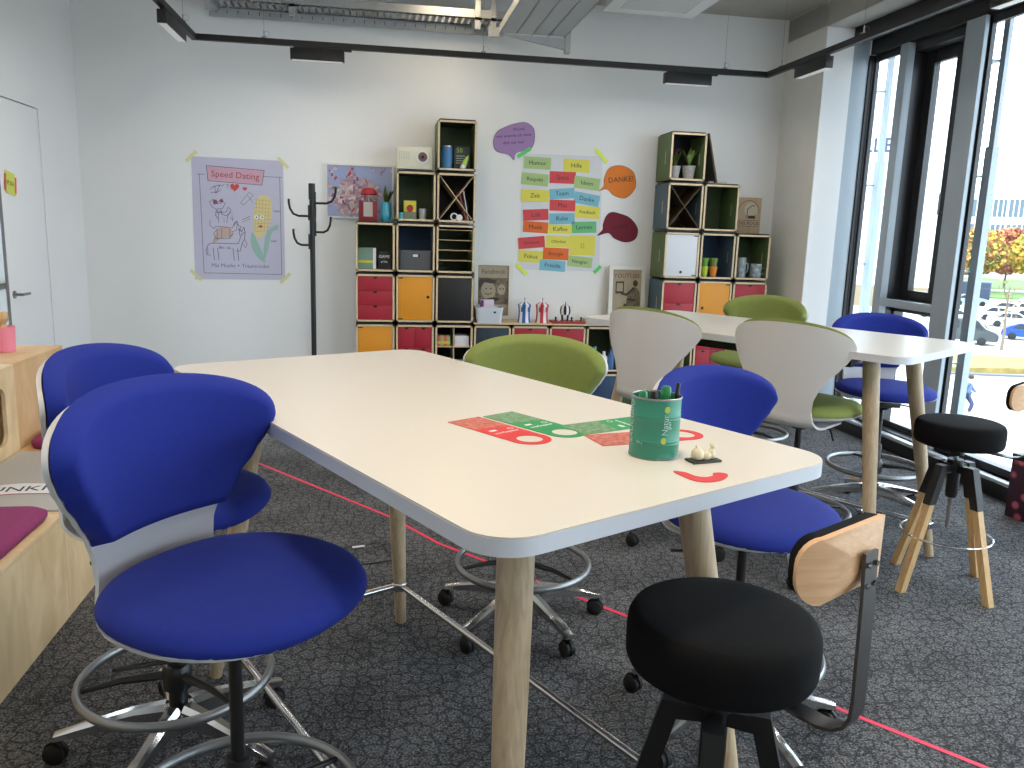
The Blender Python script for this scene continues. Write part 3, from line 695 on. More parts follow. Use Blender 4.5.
# column 1 top box: framed photo, little figures
t = thing('picture_card', 'small colourful picture card in the green box under the radio', 'card', (mxc(1) - .045, SY + .06, fl(4)), 0)
b = B(); b.box((-.05, 0, 0), (.05, .035, .145), bev=.002); b.obj('card_box', mat('grey_green_card', (130, 132, 110), .7), t)
b = B(); b.box((-.046, -.002, .06), (.046, -.0003, .14)); b.obj('yellow_print', YEL, t)
b = B(); b.prism(circ(0, 0, .027, 16), 0, .001, wallmx(0, -.0022, .085)); b.obj('red_print', BOXC['red'], t)
solid('white_cup', 'small pale grey cup beside the colourful card under the radio', 'cup', B().lathe([(0, 0), (.026, 0), (.032, .085), (.029, .085), (.024, .004), (0, .004)], n=24), mat('pale_ceramic', (170, 172, 168), .4), loc=(mxc(1) + .055, SY + .09, fl(4) + .0))
solid('blue_cup', 'small turquoise cup at the left inside the green box under the radio', 'cup', B().lathe([(0, 0), (.02, 0), (.024, .05), (.021, .05), (.018, .004), (0, .004)], n=20), mat('turquoise_ceramic', (70, 160, 170), .4), loc=(mxc(1) - .118, SY + .05, fl(4)))
# felt basket
t = thing('felt_basket', 'grey felt storage basket in the open blue box', 'basket', (mxc(1), SY + .03, fl(3)))
FELT = mat('grey_felt', (92, 94, 98), .95, var=.2, vscale=200, bump=.5, bscale=300)
b = B(); b.frame(rrect(.262, .26, .02), rrect(.25, .248, .016), 0, .155, Matrix.Translation((0, .135, 0))); b.prism(rrect(.255, .25, .02), 0, .006, Matrix.Translation((0, .135, 0))); b.obj('felt_body', FELT, t)
b = B(); b.box((-.02, .0015, .105), (.02, .0045, .125)); b.obj('white_tag', PAPERW, t)
b = B(); b.box((-.024, .0045, .1), (.034, .0048, .13)); b.obj('grip_opening', BOXC['black'], t)
# top box of column 2
t = thing('metal_tin', 'blue cylindrical tin in the topmost box of the left tower', 'tin', (mxc(2) - .075, SY + .08, fl(5)))
b = B(); b.lathe([(0, 0), (.044, 0), (.044, .165), (0, .165)], n=28); b.obj('tin_body', mat('mid_blue_print', (60, 118, 168), .45), t)
b = B(); b.lathe([(0, .165), (.045, .165), (.045, .176), (0, .176)], n=28); b.obj('lid', STEEL, t)
t = bookb(mxc(2) + .045, SY + .08, fl(5), .13, .03, .175, mat('slate_card', (58, 66, 64), .6), 'display_box', 'dark box with green 50 lettering in the topmost box', 'box')
b = B(); b.text('50', .05, wallmx(-.02, -.001, .145)); b.obj('green_number', mat('lime_print', (150, 190, 60), .6), t)
b = B()
for i, w_ in enumerate((.07, .06, .08, .05)): b.box((-.045, -.0012, .1 - i * .018), (-.045 + w_, -.0002, .108 - i * .018))
b.obj('small_print', mat('grey_print', (150, 156, 158), .7), t)
t = thing('glue_bottle', 'tilted green and white tube leaning in the topmost box', 'bottle', (mxc(2) + .045, SY + .045, fl(5)))
b = B(); mx_ = Matrix.Translation((0, 0, .005)) @ Matrix.Rotation(R(24), 4, 'Y'); b.lathe([(0, 0), (.02, .0), (.021, .045), (.014, .09), (.006, .105), (0, .115)], mx=mx_, n=18); b.obj('tube_body', mat('lime_plastic', (170, 200, 90), .5), t)
b = B(); b.lathe([(0, .0), (.0212, .0), (.0215, .03), (0, .03)], mx=mx_, n=18); b.obj('white_cap', PAPERW, t)
# tape rolls in the X box
for i, (dx, rr_, lb) in enumerate(((-.012, .03, 'white tape roll standing at the bottom of the left X divider'), (.028, .024, 'smaller solid white tape roll next to the open one'))):
    b = B(); m_ = wallmx(mxc(2) + dx, SY + .05 - i * .01, fl(4) + rr_ + .001 + i * 0)
    if i == 0: b.frame(circ(0, 0, rr_, 24), circ(0, 0, rr_ * .68, 24), 0, .025, m_)
    else: b.prism(circ(0, 0, rr_, 24), 0, .025, m_)
    solid('tape_roll', lb, 'tape roll', b, PAPERW)
for i, (dx, c_, tl) in enumerate(((.085, 'red', .28), (.10, 'white', .18))):
    b = B(); b.box((-.003, 0, 0), (.003, .2, .23)); o = tag(b.obj('folder', BOXC[c_] if c_ == 'white' else mat('salmon_card', (170, 92, 84), .8), loc=(mxc(2) + dx, SY + .03, fl(4) + .004), rot=(0, -tl, 0)), ['salmon red folder leaning in the right of the left X box', 'pale folder leaning against the right wall of the X box'][i], 'folder')
# booklets and paper in the quad box
for i in range(4):
    z_ = MH * .52 + .006
    b = B(); b.box((-.012, 0, 0), (.012, .12, .085), bev=.001); b.box((-.0122, -.001, .02), (.0122, -.0002, .04), mi=1)
    tag(b.obj('booklet', [mat(['coral_print', 'mint_print'][i % 2], [(206, 110, 84), (160, 176, 132)][i % 2], .7), YEL], loc=(mxc(2) - .118 + i * .026, SY + .03, mz(1) + z_)), ['coral booklet at the left end of the small row beside the white paper', 'mint booklet second from left in the small row', 'coral booklet third from left in the small row', 'mint booklet right end of the small row by the divider'][i], 'booklet', 'booklets in the compartment box')
b = B(); b.box((0, 0, 0), (.115, .2, .085), bev=.002); solid('paper_stack', 'white stack of paper in the upper right compartment', 'paper', b, PAPERW, loc=(mxc(2) + .01, SY + .03, mz(1) + MH * .52 + .006))
b = B(); b.box((0, 0, 0), (.10, .2, .05), bev=.002); solid('paper_stack', 'low white stack of paper in the lower right compartment', 'paper', b, PAPERW, loc=(mxc(2) + .012, SY + .03, fl(1) + .002))
# counter items
t = thing('plastic_basket', 'white plastic basket at the left end of the low counter', 'basket', (.885, SY + .075, CT))
b = B(); b.frame(rrect(.215, .2, .03), rrect(.205, .19, .027), .0, .125); b.prism(rrect(.21, .195, .03), 0, .005)
for v in b.bm.verts: f = 1 + .14 * (v.co.z / .125 - .6); v.co.x *= f; v.co.y *= f
b.obj('basket_body', mat('white_plastic', (206, 212, 220), .45), t)
b = B(); b.prism(circ(0, 0, .011, 16, .008), 0, .002, wallmx(.04, -.109, .09)); b.obj('finger_hole', BOXC['black'], t)
t = thing('note_box', 'small white and pink card box sticking out of the white basket', 'box', (.875, SY + .09, CT + .0055))
b = B(); b.box((-.055, -.03, 0), (.055, .03, .175), bev=.002); b.obj('card_body', mat('lilac_white_card', (214, 200, 218), .7), t)
b = B(); b.box((-.0555, -.0315, .12), (-.03, -.0305, .172)); b.obj('purple_print', mat('purple_print', (110, 40, 110), .7), t)
def striped_tin(x, cA, label):
    t = thing('striped_tin', label, 'tin', (x, SY + .08, CT)); n = 12
    prof = [(.058, 0), (.05, .04), (.049, .08), (.052, .12), (.057, .148), (.05, .152), (.02, .17), (0, .172)]
    b = B(); V = [[b.bm.verts.new((r * math.cos(2 * PI * k / n), r * math.sin(2 * PI * k / n), z)) for k in range(n)] for r, z in prof[:-1]]
    ca = b.mi(0)
    for A, C in zip(V, V[1:]):
        for k in range(n): b.face([A[k], A[(k + 1) % n], C[(k + 1) % n], C[k]], k % 2)
    b.face(V[-1], 1); b.face(V[0][::-1], 1); b.obj('tin_body', [cA, PAPERW], t)
    b = B(); b.tube([(0, 0, .165), (0, 0, .195)], .003, 6); b.lathe([(0, .188), (.006, .192), (.006, .2), (0, .204)], n=10); b.obj('knob', STEEL, t)
    b = B()
    for a in (-2.1, -1.05): b.prism(rrect(.02, .04, .004), 0, .002, Matrix.Translation((.053 * math.cos(a), .053 * math.sin(a), .11)) @ Matrix.Rotation(a + PI / 2, 4, 'Z') @ Matrix.Rotation(PI / 2, 4, 'X'))
    b.obj('panel_print', cA, t)
striped_tin(1.187, mat('tin_blue', (44, 92, 160), .5), 'blue and white striped circus tent tin on the low counter')
striped_tin(1.336, mat('tin_red', (196, 52, 58), .5), 'red and white striped circus tent tin on the low counter')
t = thing('toy_carousel', 'toy carousel fort with black pieces on a red tray, on the low counter', 'toy', (1.55, SY + .08, CT))
b = B(); b.box((-.14, -.07, 0), (.14, .07, .018), bev=.004); b.obj('red_tray', mat('toy_red', (150, 40, 44), .5), t)
b = B(); n = 12
V = [[b.bm.verts.new((-.02 + r * math.cos(2 * PI * k / n), r * math.sin(2 * PI * k / n), z)) for k in range(n)] for r, z in ((.04, .07), (.046, .10), (.04, .135), (.01, .155))]
for A, C in zip(V, V[1:]):
    for k in range(n): b.face([A[k], A[(k + 1) % n], C[(k + 1) % n], C[k]], k % 2)
b.face(V[-1], 0); b.face(V[0][::-1], 0); b.tube([(-.02, 0, .15), (-.02, 0, .175)], .003, 6)
for k in range(4): a = k * PI / 2 + .4; b.tube([(-.02 + .03 * math.cos(a), .03 * math.sin(a), .018), (-.02 + .035 * math.cos(a), .035 * math.sin(a), .07)], .005, 6)
b.obj('striped_tent', [BOXC['black'], PAPERW], t)
for i, dx in enumerate((-.105, -.075, .03, .055, .11)):
    b = B(); b.lathe([(0, .018), (.009, .018), (.005, .03), (.009, .042), (.006, .052), (0, .055)], c=(dx, -.03 + .02 * (i % 2), 0), n=10); b.obj('playing_piece', BOXC['black'] if i % 2 == 0 else PAPERW, t)
b = B(); b.prism(rrect(.30, .22, .01), 0, .035, Matrix.Rotation(R(8), 4, 'Z')); solid('flat_box', 'flat pale wooden box lying at the right of the low counter', 'box', b, wood('flat_pine', (204, 186, 152), (220, 204, 172)), loc=(1.86, SY + .10, CT))
solid('small_knob', 'tiny grey knob on the flat wooden box', 'knob', B().lathe([(0, 0), (.008, 0), (.01, .012), (0, .016)], n=12), STRAP, loc=(1.83, SY + .15, CT + .035))
for i, (dx, m2, h_) in enumerate(((-.06, mat('bottle_aqua', (120, 190, 205), .3), .19), (.02, PAPERW, .15), (.085, mat('bottle_blue', (70, 110, 170), .3), .17))):
    b = B(); b.lathe([(0, 0), (.03, 0), (.032, h_ * .65), (.013, h_ * .82), (.013, h_), (0, h_)], n=20); solid('bottle', ['aqua bottle in the open green counter box', 'white bottle in the middle of the open green counter box', 'blue bottle at the right of the open green counter box'][i], 'bottle', b, m2, loc=(mxc(6) + dx, SY + .06, fl(1)))
# framed posters leaning on the wall
SEPIA = mat('sepia_print', (166, 154, 132), .8, var=.10, vscale=25); SEPD = mat('sepia_dark_print', (74, 66, 58), .8, var=.5, vscale=40); SEPM = mat('sepia_mid_print', (118, 106, 90), .8, var=.5, vscale=45)
FRAMEW = mat('white_picture_frame', (222, 222, 218), .5)
def framed(x0, x1, z1, label, title, tcol, seedv, pale):
    w = x1 - x0; z0 = CT; h = z1 - z0; t = thing('framed_poster', label, 'poster', ((x0 + x1) / 2, 6.755, z0)); t.rotation_euler = (R(-3.5), 0, 0)
    fw_ = .032
    b = B(); q = [(-w / 2, 0), (w / 2, 0), (w / 2, h), (-w / 2, h)]; i_ = [(-w / 2 + fw_, fw_), (w / 2 - fw_, fw_), (w / 2 - fw_, h - fw_), (-w / 2 + fw_, h - fw_)]; b.frame(q, i_, 0, .022, wallmx(0, 0, 0)); b.obj('frame', FRAMEW, t)
    b = B(); b.prism(i_, 0, .006, wallmx(0, 0, 0)); b.obj('print', SEPIA, t)
    b = B(); b.text(title, .052, wallmx(0, -.0062, h - .085, R(1))); b.obj('title_lettering', tcol, t)
    random.seed(seedv); b = B(); iw = w / 2 - fw_ - .004
    if pale:
        b.prism([(-iw, h * .26), (iw, h * .26), (iw, h * .72), (-iw, h * .72)], .0062, .0066, wallmx(0, 0, 0), 0)
        b.prism(circ(-.04, h * .5, .062, 20, .075), .0067, .0071, wallmx(0, 0, 0), 1); b.prism(circ(.07, h * .52, .035, 18, .045), .0067, .0071, wallmx(0, 0, 0), 1)
        b.prism(smoothpoly([(-.12, h * .68), (-.05, h * .71), (.03, h * .66), (-.01, h * .62), (-.08, h * .63), (-.115, h * .5)]), .0072, .0076, wallmx(0, 0, 0), 2)
        b.prism(smoothpoly([(-.12, h * .28), (0, h * .3), (.06, h * .36), (-.01, h * .38), (-.08, h * .34)]), .0072, .0076, wallmx(0, 0, 0), 2)
        for x_ in (-.06, -.02, .06, .085): b.prism(circ(x_, h * .53, .007, 10), .0072, .0077, wallmx(0, 0, 0), 2)
        b.stroke([(-.07, h * .45), (-.04, h * .43), (-.01, h * .46)], .006, wallmx(0, -.0072, 0), 2)
    else:
        b.prism([(-iw * .8, h * .5), (-iw * .2, h * .5), (-iw * .2, h * .72), (-iw * .8, h * .72)], .0062, .0068, wallmx(0, 0, 0), 2)
        b.prism([(-iw * .72, h * .54), (-iw * .28, h * .54), (-iw * .28, h * .69), (-iw * .72, h * .69)], .0069, .0073, wallmx(0, 0, 0), 1)
        b.prism(smoothpoly([(.02, h * .12), (iw * .9, h * .14), (iw * .95, h * .5), (iw * .6, h * .62), (.03, h * .55), (0, h * .35)]), .0062, .0068, wallmx(0, 0, 0), 0)
        b.prism(circ(iw * .62, h * .69, .022, 16, .028), .0069, .0073, wallmx(0, 0, 0), 2); b.stroke([(iw * .5, h * .6), (.0, h * .48), (-.04, h * .5)], .02, wallmx(0, -.0069, 0), 2)
        b.stroke([(-iw * .2, h * .12), (-.01, h * .3)], .025, wallmx(0, -.0069, 0), 2); b.stroke([(iw * .1, h * .4), (iw * .6, h * .38)], .02, wallmx(0, -.0069, 0), 2)
    b.obj('picture_print', [SEPM, SEPIA, SEPD], t)
    return t
framed(.79, 1.115, 1.285, 'white framed sepia poster of faces beside the left tower', 'Facebook', mat('dark_blue_grey_print', (66, 68, 74), .8), 5, True)
framed(1.955, 2.275, 1.275, 'white framed sepia poster of a seated typist beside the right tower', 'YOUTUBE', mat('brick_print', (132, 62, 48), .8), 9, False)
b = B(); b.box((-.07, 0, 0), (.07, .05, .05), bev=.004)
for i in range(6): b.box((-.065 + i * .022, -.001, .006), (-.055 + i * .022, .0, .044), mi=1)
solid('wire_basket', 'small pale wire basket in front of the typist poster', 'basket', b, [mat('pale_grey_wire', (176, 182, 190), .5), STEEL], loc=(2.24, SY + .05, CT))
# right tower things
random.seed(11)
for i, (dx, r_, h_, lb) in enumerate(((-.075, .048, .105, 'grey pot with a dark purple plant on top of the right tower'), (.045, .056, .11, 'larger grey pot with a broad green leafed plant on the right tower'))):
    t = thing('potted_plant', lb, 'plant', (mxc(8) + dx, SY + .10, fl(5)))
    b = B(); b.lathe([(0, 0), (r_ * .72, 0), (r_, h_), (r_ * .94, h_), (r_ * .9, h_ * .9), (0, h_ * .9)], n=26); b.obj('pot', mat('cement_pot', (166, 162, 160), .8, var=.2, vscale=40), t)
    b = B(); b.lathe([(0, h_ * .9), (r_ * .9, h_ * .902), (0, h_ * .93)], n=20); b.obj('soil', BOXC['dark'], t)
    b = B()
    for k in range(11 if i else 6): a = random.uniform(0, 2 * PI); leaf(b, (0, 0, h_ * .9), (math.cos(a) * .4, math.sin(a) * .25, 1), random.uniform(.17, .235), .017 if i else .014, .22)
    b.obj('leaves', mat('fresh_leaf', (96, 124, 52), .5, var=.2, vscale=30), t)
    if i == 0:
        b = B()
        for k in range(16): a = random.uniform(0, 2 * PI); leaf(b, (-.0, -.02, h_ + .12), (math.cos(a), math.sin(a) - .3, random.uniform(-.2, 1)), random.uniform(.04, .062), .016, .3)
        b.tube([(0, 0, h_ * .9), (0, 0, h_ + .09)], .003, 6); b.obj('purple_petals', mat('purple_petal', (96, 36, 84), .6), t)
t = thing('leaning_board', 'dark wooden board leaning against the right side of the top right box', 'board', (SX0 + 9 * PW + .012, SY + .02, tp[5] + .002)); t.rotation_euler = (0, R(0), 0)
b = B(); b.cbox((.0, .0, .0), (.006, .26, .40), mx=Matrix.Translation((.055, .15, .198)) @ Matrix.Rotation(R(-14), 4, 'Y')); b.obj('board_face', mat('slate_board', (62, 62, 60), .6), t)
b = B(); b.cbox((0, -.133, 0), (.012, .008, .40), mx=Matrix.Translation((.055, .15, .198)) @ Matrix.Rotation(R(-14), 4, 'Y')); b.obj('board_rim', BOXC['brown'], t)
solid('paper_tray', 'thin pale tray on top of the green box at the second right column', 'tray', B().box((-.10, 0, 0), (.06, .2, .02), bev=.003), mat('beige_tray', (190, 184, 168), .6), loc=(mxc(9) + .01, SY + .08, tp[5]))
for i, (dx, lo_, hi_, lb) in enumerate(((-.085, (176, 196, 50), (96, 150, 50), 'lime flower pot shaped cup in the open blue box'), (-.005, (214, 124, 40), (110, 130, 60), 'orange flower pot shaped cup in the open blue box'))):
    t = thing('stacked_cup', lb, 'cup', (mxc(9) + dx, SY + .06, fl(3)))
    b = B(); b.lathe([(0, 0), (.025, 0), (.033, .07), (.036, .07), (.036, .088), (0, .088)], n=24); b.obj('lower_cup', mat('cup_%d' % i, lo_, .5), t)
    b = B(); b.lathe([(0, .088), (.024, .088), (.032, .14), (.036, .14), (.036, .158), (.03, .158), (.026, .1), (0, .1)], n=24); b.obj('upper_cup', mat('cup_top_%d' % i, hi_, .5), t)
for i, (dx, r_, h_, lb) in enumerate(((-.07, .04, .17, 'tall white and grey patterned mug by the concrete column'), (.065, .048, .12, 'short wide patterned mug by the concrete column'))):
    t = thing('patterned_mug', lb, 'mug', (mxc(10) + dx, SY + .06, fl(3)))
    m_ = mat('mug_glaze', (150, 162, 168), .35, var=.55, vscale=28)
    b = B(); b.lathe([(0, 0), (r_ * .9, 0), (r_, .01), (r_, h_), (r_ * .92, h_), (r_ * .88, .008), (0, .008)], n=28); b.obj('mug_body', m_, t)
    b = B(); b.tube([(r_ * .9, 0, h_ * .75), (r_ * 1.5, 0, h_ * .7), (r_ * 1.6, 0, h_ * .5), (r_ * 1.4, 0, h_ * .3), (r_ * .9, 0, h_ * .25)], .006, 8); b.obj('handle', m_, t)
# plaque on column 10 stack
t = thing('wooden_plaque', 'brown printed wooden plaque standing on the rightmost shelf column', 'plaque', (3.105, 6.62, tp[4]))
b = B(); b.box((-.113, 0, 0), (.113, .012, .30), bev=.002); b.obj('plaque_board', wood('plaque_wood', (146, 122, 92), (166, 142, 110)), t)
b = B(); b.text('THIS ROCK', .04, wallmx(0, -.001, .085)); b.stroke([(-.09, .11), (.09, .11)], .003, wallmx(0, -.0002, 0)); b.stroke([(-.09, .06), (.09, .06)], .003, wallmx(0, -.0002, 0)); b.stroke([(-.01, .13), (-.012, .2), (.03, .235), (.055, .23)], .006, wallmx(0, -.0002, 0))
b.prism([(0, .125), (.065, .125), (.06, .15), (0, .15)], 0, .001, wallmx(0, -.0002, 0)); b.stroke([(-.1, .0), (-.095, .0)], .003, wallmx(0, -.0002, .05)); b.obj('plaque_lettering', mat('burnt_print', (52, 42, 36), .8), t)
b = B(); pts = [(.095 * math.cos(a), .175 + .1 * math.sin(a)) for a in [PI * k / 16 for k in range(17)]]; b.stroke(pts, .006, wallmx(0, -.0002, 0)); b.prism(circ(.02, .2, .06, 24), .0002, .0006, wallmx(0, 0, 0), 1); b.obj('plaque_arch', [mat('plaque_brown_print', (112, 86, 64), .8), mat('plaque_pale_print', (170, 160, 140), .8)], t)
# row 1 box 8: odd things seen under the table
for i, (dx, c_, h_, lb) in enumerate(((-.09, (150, 170, 190), .12, 'pale blue packet in the compartment box under the back table'), (-.03, (60, 140, 90), .15, 'green packet in the compartment box under the back table'), (.07, (190, 60, 54), .1, 'red packet in the compartment box beside the red drawers'))):
    solid('packet', lb, 'packet', B().box((-.022, 0, 0), (.022, .1, h_), bev=.003), mat('packet_%d' % i, c_, .6), loc=(mxc(8) + dx, SY + .06, fl(1)))

# ================================================================== BACK WALL DECORATION
WY = BY - .002
# flip-chart drawing
t = thing('flip_chart_poster', 'large lilac flip chart sheet with marker drawings taped to the wall', 'poster', (-1.095, WY, 1.558))
LIL = mat('lilac_paper', (190, 188, 208), .85, var=.03, vscale=4); PW_, PH_ = .70, .945
b = B(); b.prism([(-.345, -.475), (.35, -.465), (.352, .47), (-.338, .475)], 0, .002, wallmx(0, 0, 0)); b.obj('paper_sheet', LIL, t)
f = lambda u, v: (-.338 + u * .69, .475 - v * .945)     # sheet fractions: u right, v down
def S(b, pts, w=.004, mi=0): b.stroke([f(*p) for p in pts], w, wallmx(0, -.0021, 0), mi)
b = B(); S(b, [(.06, .14), (.14, .14)]); S(b, [(.78, .14), (.98, .14)]); S(b, [(.08, .14), (.09, .95), (.96, .95), (.96, .14)]); 
S(b, [(.16, .07), (.79, .09), (.76, .21), (.17, .19), (.16, .07)], .005); b.obj('marker_frame', PENCIL, t)
b = B(); b.prism([f(.165, .075), f(.785, .095), f(.755, .205), f(.175, .185)], .002, .0024, wallmx(0, 0, 0)); b.obj('title_banner', mat('pink_marker', (204, 160, 176), .85), t)
b = B(); b.text('Speed Dating', .068, wallmx(f(.47, 0)[0], -.0026, f(0, .14)[1], R(-2))); b.obj('title_lettering', mat('brown_marker', (150, 76, 82), .85), t)
b = B(); b.text('Mia Muuhs + Traumrinder', .042, wallmx(f(.5, 0)[0], -.0022, f(0, .885)[1])); b.obj('caption_lettering', PENCIL, t)
b = B()
def heart(b, cx, cy, r, mi=0):
    pts = [(cx + r * .062 * 16 * math.sin(a) ** 3, cy + r * .062 * (13 * math.cos(a) - 5 * math.cos(2 * a) - 2 * math.cos(3 * a) - math.cos(4 * a))) for a in [2 * PI * k / 24 for k in range(24)]]
    b.prism(pts, .002, .0026, wallmx(0, 0, 0), mi)
heart(b, *f(.46, .235), .035); heart(b, *f(.57, .245), .018); b.obj('red_hearts', mat('heart_red', (204, 76, 76), .85), t)
b = B()      # stacked animals: donkey, dog, cat, cockerel in a few strokes
S(b, [(.14, .74), (.14, .80), (.17, .80)]); S(b, [(.13, .80), (.12, .76), (.15, .71), (.20, .70), (.48, .70), (.52, .62), (.56, .60), (.55, .66), (.52, .70), (.50, .76), (.46, .76)], .005)
for u in (.20, .25, .42, .47): S(b, [(u, .74), (u + .01, .84)], .005)
S(b, [(.22, .58), (.24, .56), (.42, .57), (.45, .52), (.48, .53), (.46, .59), (.42, .60)], .004)
for u in (.25, .30, .39): S(b, [(u, .58), (u, .66)], .004)
S(b, [(.26, .45), (.36, .44), (.38, .40), (.41, .42), (.37, .48), (.36, .53)], .004); S(b, [(.27, .45), (.27, .53)], .004)
S(b, [(.22, .38), (.30, .37), (.32, .33)], .004); S(b, [(.22, .24), (.30, .22), (.26, .28), (.20, .285)], .005); S(b, [(.31, .23), (.34, .22)], .005)
S(b, [(.52, .36), (.62, .27), (.66, .30), (.55, .38), (.52, .36)], .003); S(b, [(.60, .30), (.66, .36)], .003); S(b, [(.53, .50), (.62, .47)], .004); S(b, [(.53, .52), (.62, .49)], .003)
S(b, [(.50, .63), (.49, .57), (.52, .60), (.55, .56), (.56, .61)], .005); S(b, [(.55, .66), (.58, .70), (.56, .73), (.53, .70)], .004); S(b, [(.20, .70), (.22, .66), (.26, .67)], .003)
S(b, [(.26, .58), (.21, .62), (.24, .66), (.38, .66), (.43, .61)], .004); S(b, [(.44, .55), (.47, .51), (.49, .55), (.52, .56), (.50, .59)], .005); S(b, [(.22, .58), (.17, .55), (.18, .51)], .004)
S(b, [(.27, .50), (.24, .47), (.25, .43), (.28, .45), (.30, .43), (.31, .46), (.36, .47), (.41, .44)], .005); S(b, [(.33, .53), (.33, .49)], .003); S(b, [(.40, .48), (.43, .51), (.42, .46)], .003)
S(b, [(.20, .40), (.18, .36), (.22, .34), (.26, .37), (.30, .34), (.35, .37), (.32, .41), (.25, .42), (.20, .40)], .004); S(b, [(.26, .42), (.26, .45)], .003); S(b, [(.30, .42), (.31, .45)], .003)
S(b, [(.19, .26), (.24, .23), (.25, .29), (.31, .26)], .004); S(b, [(.36, .22), (.39, .215), (.38, .245)], .004); S(b, [(.41, .25), (.43, .25)], .004)
b.obj('animal_drawing', PENCIL, t)
b = B(); b.text('Bin i da', .03, wallmx(f(.33, 0)[0], -.0022, f(0, .735)[1])); b.text('Hallo', .025, wallmx(f(.92, 0)[0], -.0022, f(0, .42)[1])); b.text('Mais', .025, wallmx(f(.88, 0)[0], -.0022, f(0, .67)[1], R(15))); b.obj('small_lettering', INK, t)
b = B(); b.prism(smoothpoly([f(.20, .70), f(.28, .565), f(.40, .575), f(.42, .64), f(.30, .66)]), .002, .0022, wallmx(0, 0, 0)); b.obj('animal_tint', mat('tan_crayon', (190, 168, 158), .85), t)
b = B(); b.prism(circ(*f(.24, .36), .018, 14), .0021, .0026, wallmx(0, 0, 0)); b.prism(circ(*f(.31, .35), .014, 14), .0021, .0026, wallmx(0, 0, 0)); b.obj('comb_tint', mat('plum_crayon', (140, 84, 96), .85), t)
b = B(); b.prism(smoothpoly([f(.76, .29), f(.85, .32), f(.86, .45), f(.80, .58), f(.72, .65), f(.66, .60), f(.66, .45), f(.70, .33)]), .002, .0023, wallmx(0, 0, 0)); b.obj('corn_tint', mat('corn_crayon', (214, 200, 148), .85), t)
b = B()
for i in range(5): S(b, [(.70 + i * .035, .32), (.665 + i * .035, .60)], .002)
for i in range(9): S(b, [(.675, .33 + i * .033), (.855, .34 + i * .03)], .002)
b.obj('corn_lines', mat('ochre_crayon', (176, 140, 84), .85), t)
b = B(); b.prism(smoothpoly([f(.64, .60), f(.72, .72), f(.78, .85), f(.68, .80), f(.62, .70)]), .0024, .0027, wallmx(0, 0, 0)); b.prism(smoothpoly([f(.80, .60), f(.92, .53), f(.93, .57), f(.86, .60), f(.82, .72), f(.775, .82), f(.76, .76)]), .0024, .0027, wallmx(0, 0, 0)); b.obj('husk_tint', mat('husk_crayon', (150, 186, 176), .85), t)
b = B(); b.prism(circ(*f(.69, .475), .017, 14), .0024, .0029, wallmx(0, 0, 0)); b.prism(circ(*f(.755, .475), .017, 14), .0024, .0029, wallmx(0, 0, 0)); b.prism(circ(*f(.69, .475), .006, 8), .003, .0034, wallmx(0, 0, 0), 1); b.prism(circ(*f(.755, .475), .006, 8), .003, .0034, wallmx(0, 0, 0), 1); b.prism(circ(*f(.735, .55), .016, 12, .009), .003, .0034, wallmx(0, 0, 0), 2); b.obj('corn_face', [PAPERW, INK, mat('mouth_red', (190, 70, 80), .85)], t)
TAPEY = mat('pale_yellow_tape', (214, 212, 150), .6)
for (u, v, a), lb in zip(((.0, .0, 45), (1, .02, -45), (.0, .97, -45), (1, .98, 45)), ('upper left', 'upper right', 'lower left', 'lower right')):
    x_, y_ = f(u, v); b = B(); b.prism([(-.055, -.012), (.055, -.012), (.055, .012), (-.055, .012)], 0, .0006, wallmx(-1.095 + x_, WY - .0024, 1.558 + y_, R(a))); solid('tape_strip', 'pale yellow tape strip on the %s corner of the lilac flip chart' % lb, 'tape', b, TAPEY)
